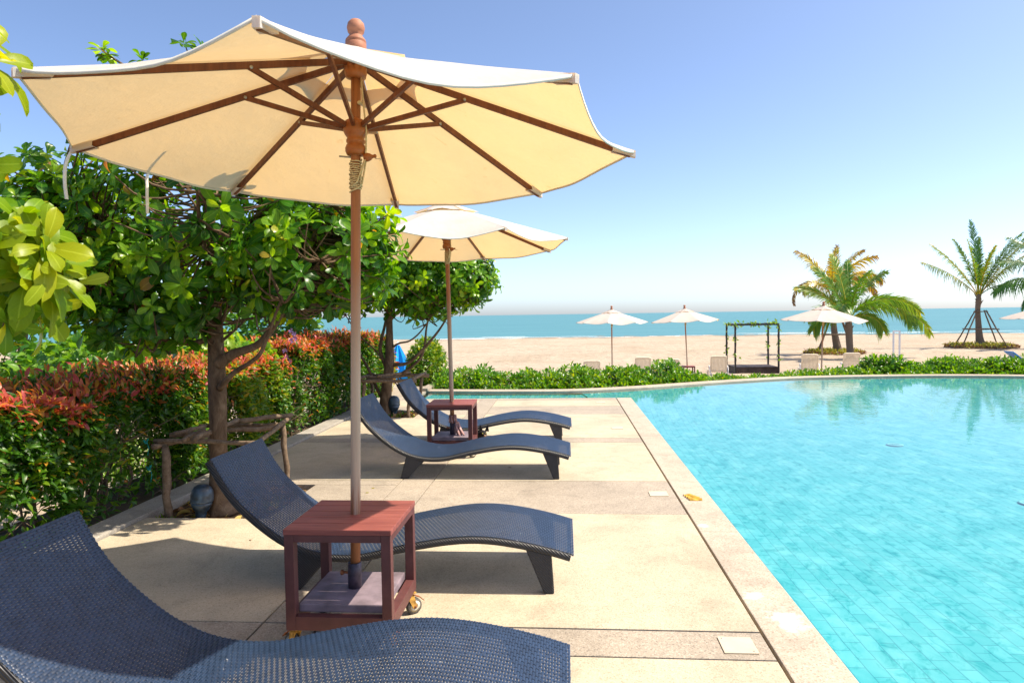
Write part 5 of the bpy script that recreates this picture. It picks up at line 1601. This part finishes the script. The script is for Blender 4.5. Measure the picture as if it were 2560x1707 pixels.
# ------------------------------------------------------------------ beach furniture
def make_chair(label, loc, rz, g='cream resin loungers facing the sea'):
    """resin lounger seen from behind: raised slatted back, white arms and legs"""
    t = thing('beach_chair', label, 'beach chair', loc, (0, 0, rz), group=g)
    B = Matrix.Translation((0, 0, .36)) @ Matrix.Rotation(R(20), 4, 'X')      # back leans towards -y
    mb = MB()
    W2 = .33; H_ = .70
    mb.box(-W2, -W2 + .05, -.02, .02, 0, H_ - .05, 0, .008, B); mb.box(W2 - .05, W2, -.02, .02, 0, H_ - .05, 0, .008, B)
    c = [(-W2 + .0, H_ - .06), (-W2 + .04, H_ - .015), (-.2, H_), (.2, H_), (W2 - .04, H_ - .015), (W2, H_ - .06), (W2 - .06, H_ - .09), (-W2 + .06, H_ - .09)]
    mb.add([(x, -.021, z) for x, z in c] + [(x, .021, z) for x, z in c], [tuple(range(8)), tuple(reversed(range(8, 16)))] + [(i, 8 + i, 8 + (i + 1) % 8, (i + 1) % 8) for i in range(8)], 0, False, B)
    mb.box(-W2 + .05, W2 - .05, -.018, .018, .0, .07, 0, 0, B)
    for i in range(11):
        x = -W2 + .066 + i * .0528
        mb.box(x - .021, x + .021, -.010, .012, .07, H_ - .085, 0, .004, B)
    mb.build('backrest', M['white_plastic'], t)
    mb = MB()
    mb.box(-.33, -.28, .0, 1.25, .30, .36, 0, .01); mb.box(.28, .33, .0, 1.25, .30, .36, 0, .01)
    for i in range(16):
        mb.box(-.28, .28, .04 + i * .075, .10 + i * .075, .325, .35)
    mb.build('seat', M['white_plastic'], t)
    for s in (-1, 1):
        mb = MB()
        mb.tube(catmull([(s * .335, -.20, .12), (s * .36, -.20, .42), (s * .365, -.05, .56), (s * .36, .22, .55), (s * .345, .34, .36)], 4), .028, 8, flat=(1.3, .7))
        mb.build('armrest', M['white_paint'], t)
        for y in (-.14, 1.12):
            mb = MB()
            mb.box(s * .30 - .03, s * .30 + .03, y - .03, y + .03, 0, .31, 0, .008)
            mb.build('leg', M['white_paint'], t)
    return t
ch = make_chair('cream slatted chair back left of the first beach parasol, mostly hidden by the hedge', (1.04, 26.6, ZB), .02)
dup(ch, 'cream slatted chair back midway between the two parasols on open sand', (3.21, 28.3, ZB), (0, 0, -.03))
dup(ch, 'cream slatted chair back just left of the pole of the parasol by the pergola', (4.12, 27., ZB), (0, 0, .05))
dup(ch, 'cream chair with its white arms and legs showing, beside the black pergola box', (6.30, 28.4, ZB + .02), (0, 0, -.1))
dup(ch, 'cream slatted chair back left of the parasol pole in front of the palms', (10.22, 29.2, ZB), (0, 0, -.22))
dup(ch, 'cream slatted chair back under the trunk of the green palm', (12.1, 29.7, ZB), (0, 0, -.2))

t = thing('pergola', 'black metal pergola frame on a dark slatted box, twined with leaves', 'pergola', (8.55, 31.7, ZB))
cs_ = [(-.95, -.8), (1.0, -.6), (.95, .8), (-1.0, .6)]
for (x, y) in cs_:
    mb = MB(); mb.box(x - .035, x + .035, y - .035, y + .035, .0, 2.2); mb.build('post', M['black_metal'], t)
for i in range(4):
    a = cs_[i]; b = cs_[(i + 1) % 4]
    mb = MB(); mb.bar((*a, 2.235), (*b, 2.235), .07, .069); mb.build('top_rail', M['black_metal'], t)
mb = MB()
for i in range(4):
    a = Vector((*cs_[i], 0)); b = Vector((*cs_[(i + 1) % 4], 0))
    n = int((b - a).length / .095)
    for k in range(n):
        p = a.lerp(b, (k + .06) / n); q = a.lerp(b, (k + .94) / n)
        mb.bar(p + Vector((0, 0, .16)), q + Vector((0, 0, .16)), .022, .31)
mb.build('slatted_box', M['slats_dark'], t)
mb = MB()
for k in range(14):
    y = -.74 + k * .105
    mb.box(-.94, .94, y, y + .09, .32, .345)
mb.build('platform', M['slats_dark'], t)
NR = np.random.default_rng(91)
P = []
for i in range(4):
    a = np.array([*cs_[i], 2.24]); b = np.array([*cs_[(i + 1) % 4], 2.24])
    for s in np.linspace(0, 1, 30 if i in (0, 2) else 14):
        if math.sin(s * 17 + i) > -.35:
            for _ in range(2):
                P.append(a + (b - a) * s + NR.normal(size=3) * np.array([.05, .05, .07]))
    if i < 4:
        for z in np.linspace(.6, 2.2, 26):
            if math.sin(z * 9 + i * 1.7) > .15:
                for _ in range(2):
                    P.append(np.array([*cs_[i], z]) + NR.normal(size=3) * .055)
P = np.array(P); n = len(P)
v_, q_, c_ = leaves(P, NR.normal(size=(n, 3)) + np.array([0, -.3, -.3]), NR.normal(size=(n, 3)) + np.array([0, -.6, .5]), NR.uniform(.09, .16, n), NR.uniform(.06, .1, n), HEART, .3, .2, NR.uniform(.3, 1., n))
vn = thing('climbing_vine', 'leafy green vine twined round the rails and posts of the black pergola', 'vine', (8.55, 31.7, ZB))
np_mesh('foliage', v_, q_, M['leaf_broad'], vn, c_)
mb = MB()
for i in range(4):
    a = cs_[i]; b = cs_[(i + 1) % 4]
    pts = [(a[0] + (b[0] - a[0]) * u + .05 * math.cos(u * 30), a[1] + (b[1] - a[1]) * u + .05 * math.sin(u * 30), 2.235 + .05 * math.sin(u * 30)) for u in np.linspace(0, 1, 60)]
    mb.tube(pts, .008, 4)
    mb.tube([(a[0] + .05 * math.cos(z * 9), a[1] + .05 * math.sin(z * 9), z) for z in np.linspace(.6, 2.2, 50)], .007, 4)
mb.build('stem', M['twig'], vn)

t = thing('post_frame', 'slim white upright frame of two posts and a crossbar on the sand', 'shower frame', (14.1, 30., ZB))
for s in (-1, 1):
    mb = MB(); mb.box(s * .125 - .028, s * .125 + .028, -.028, .028, -.05, 1.86); mb.build('post', M['white_paint'], t)
mb = MB(); mb.box(-.153, .153, -.029, .029, 1.862, 1.918); mb.build('crossbar', M['white_paint'], t)
mb = MB(); mb.box(-.3, 1.5, -.9, .5, -.03, .04, 0, .01)
o = mb.build('stone_slab', M['slab_grey'], loc=(15.1, 30.3, ZB))
tag(o, 'pale grey slab lying on the sand at the foot of the white frame', 'slab')
# blue chair at the border, blue cloth behind the farther tree
t = thing('blue_sunbed', 'blue sunbed on the sand at the border beyond the taller hedge', 'sunbed', (20.7, 32., ZB))
mb = MB(); mb.box(-.9, .9, -.33, .33, .30, .36, 0, .02); mb.build('seat', M['blue_plastic'], t)
mb = MB(); mb.box(-.75, 0, -.33, .33, 0, .05, 0, .02, Matrix.Translation((-.25, 0, .37)) @ Matrix.Rotation(R(38), 4, 'Y')); mb.build('backrest', M['blue_plastic'], t)
for sx in (-.75, .75):
    for sy in (-.27, .27):
        mb = MB(); mb.box(sx - .03, sx + .03, sy - .03, sy + .03, 0, .302); mb.build('leg', M['blue_plastic'], t)
t = thing('folded_parasol', 'bright blue folded beach parasol glimpsed through the farther tree', 'parasol', (-5.5, 22., ZB))
mb = MB(); mb.tube([(0, 0, -.1), (0, 0, 2.0)], .025, 8); mb.build('pole', M['white_paint'], t)
mb = MB()
pr = []
for z, r in ((.75, .22), (.95, .34), (1.15, .30), (1.5, .22), (1.9, .05)):
    for k in range(16):
        a = 2 * PI * k / 16; rr = r * (1 + .25 * (-1) ** k)
        pr.append((rr * math.cos(a), rr * math.sin(a), z))
mb.add(pr, [(i * 16 + k, i * 16 + (k + 1) % 16, (i + 1) * 16 + (k + 1) % 16, (i + 1) * 16 + k) for i in range(4) for k in range(16)])
mb.build('canopy', M['blue_cloth'], t)
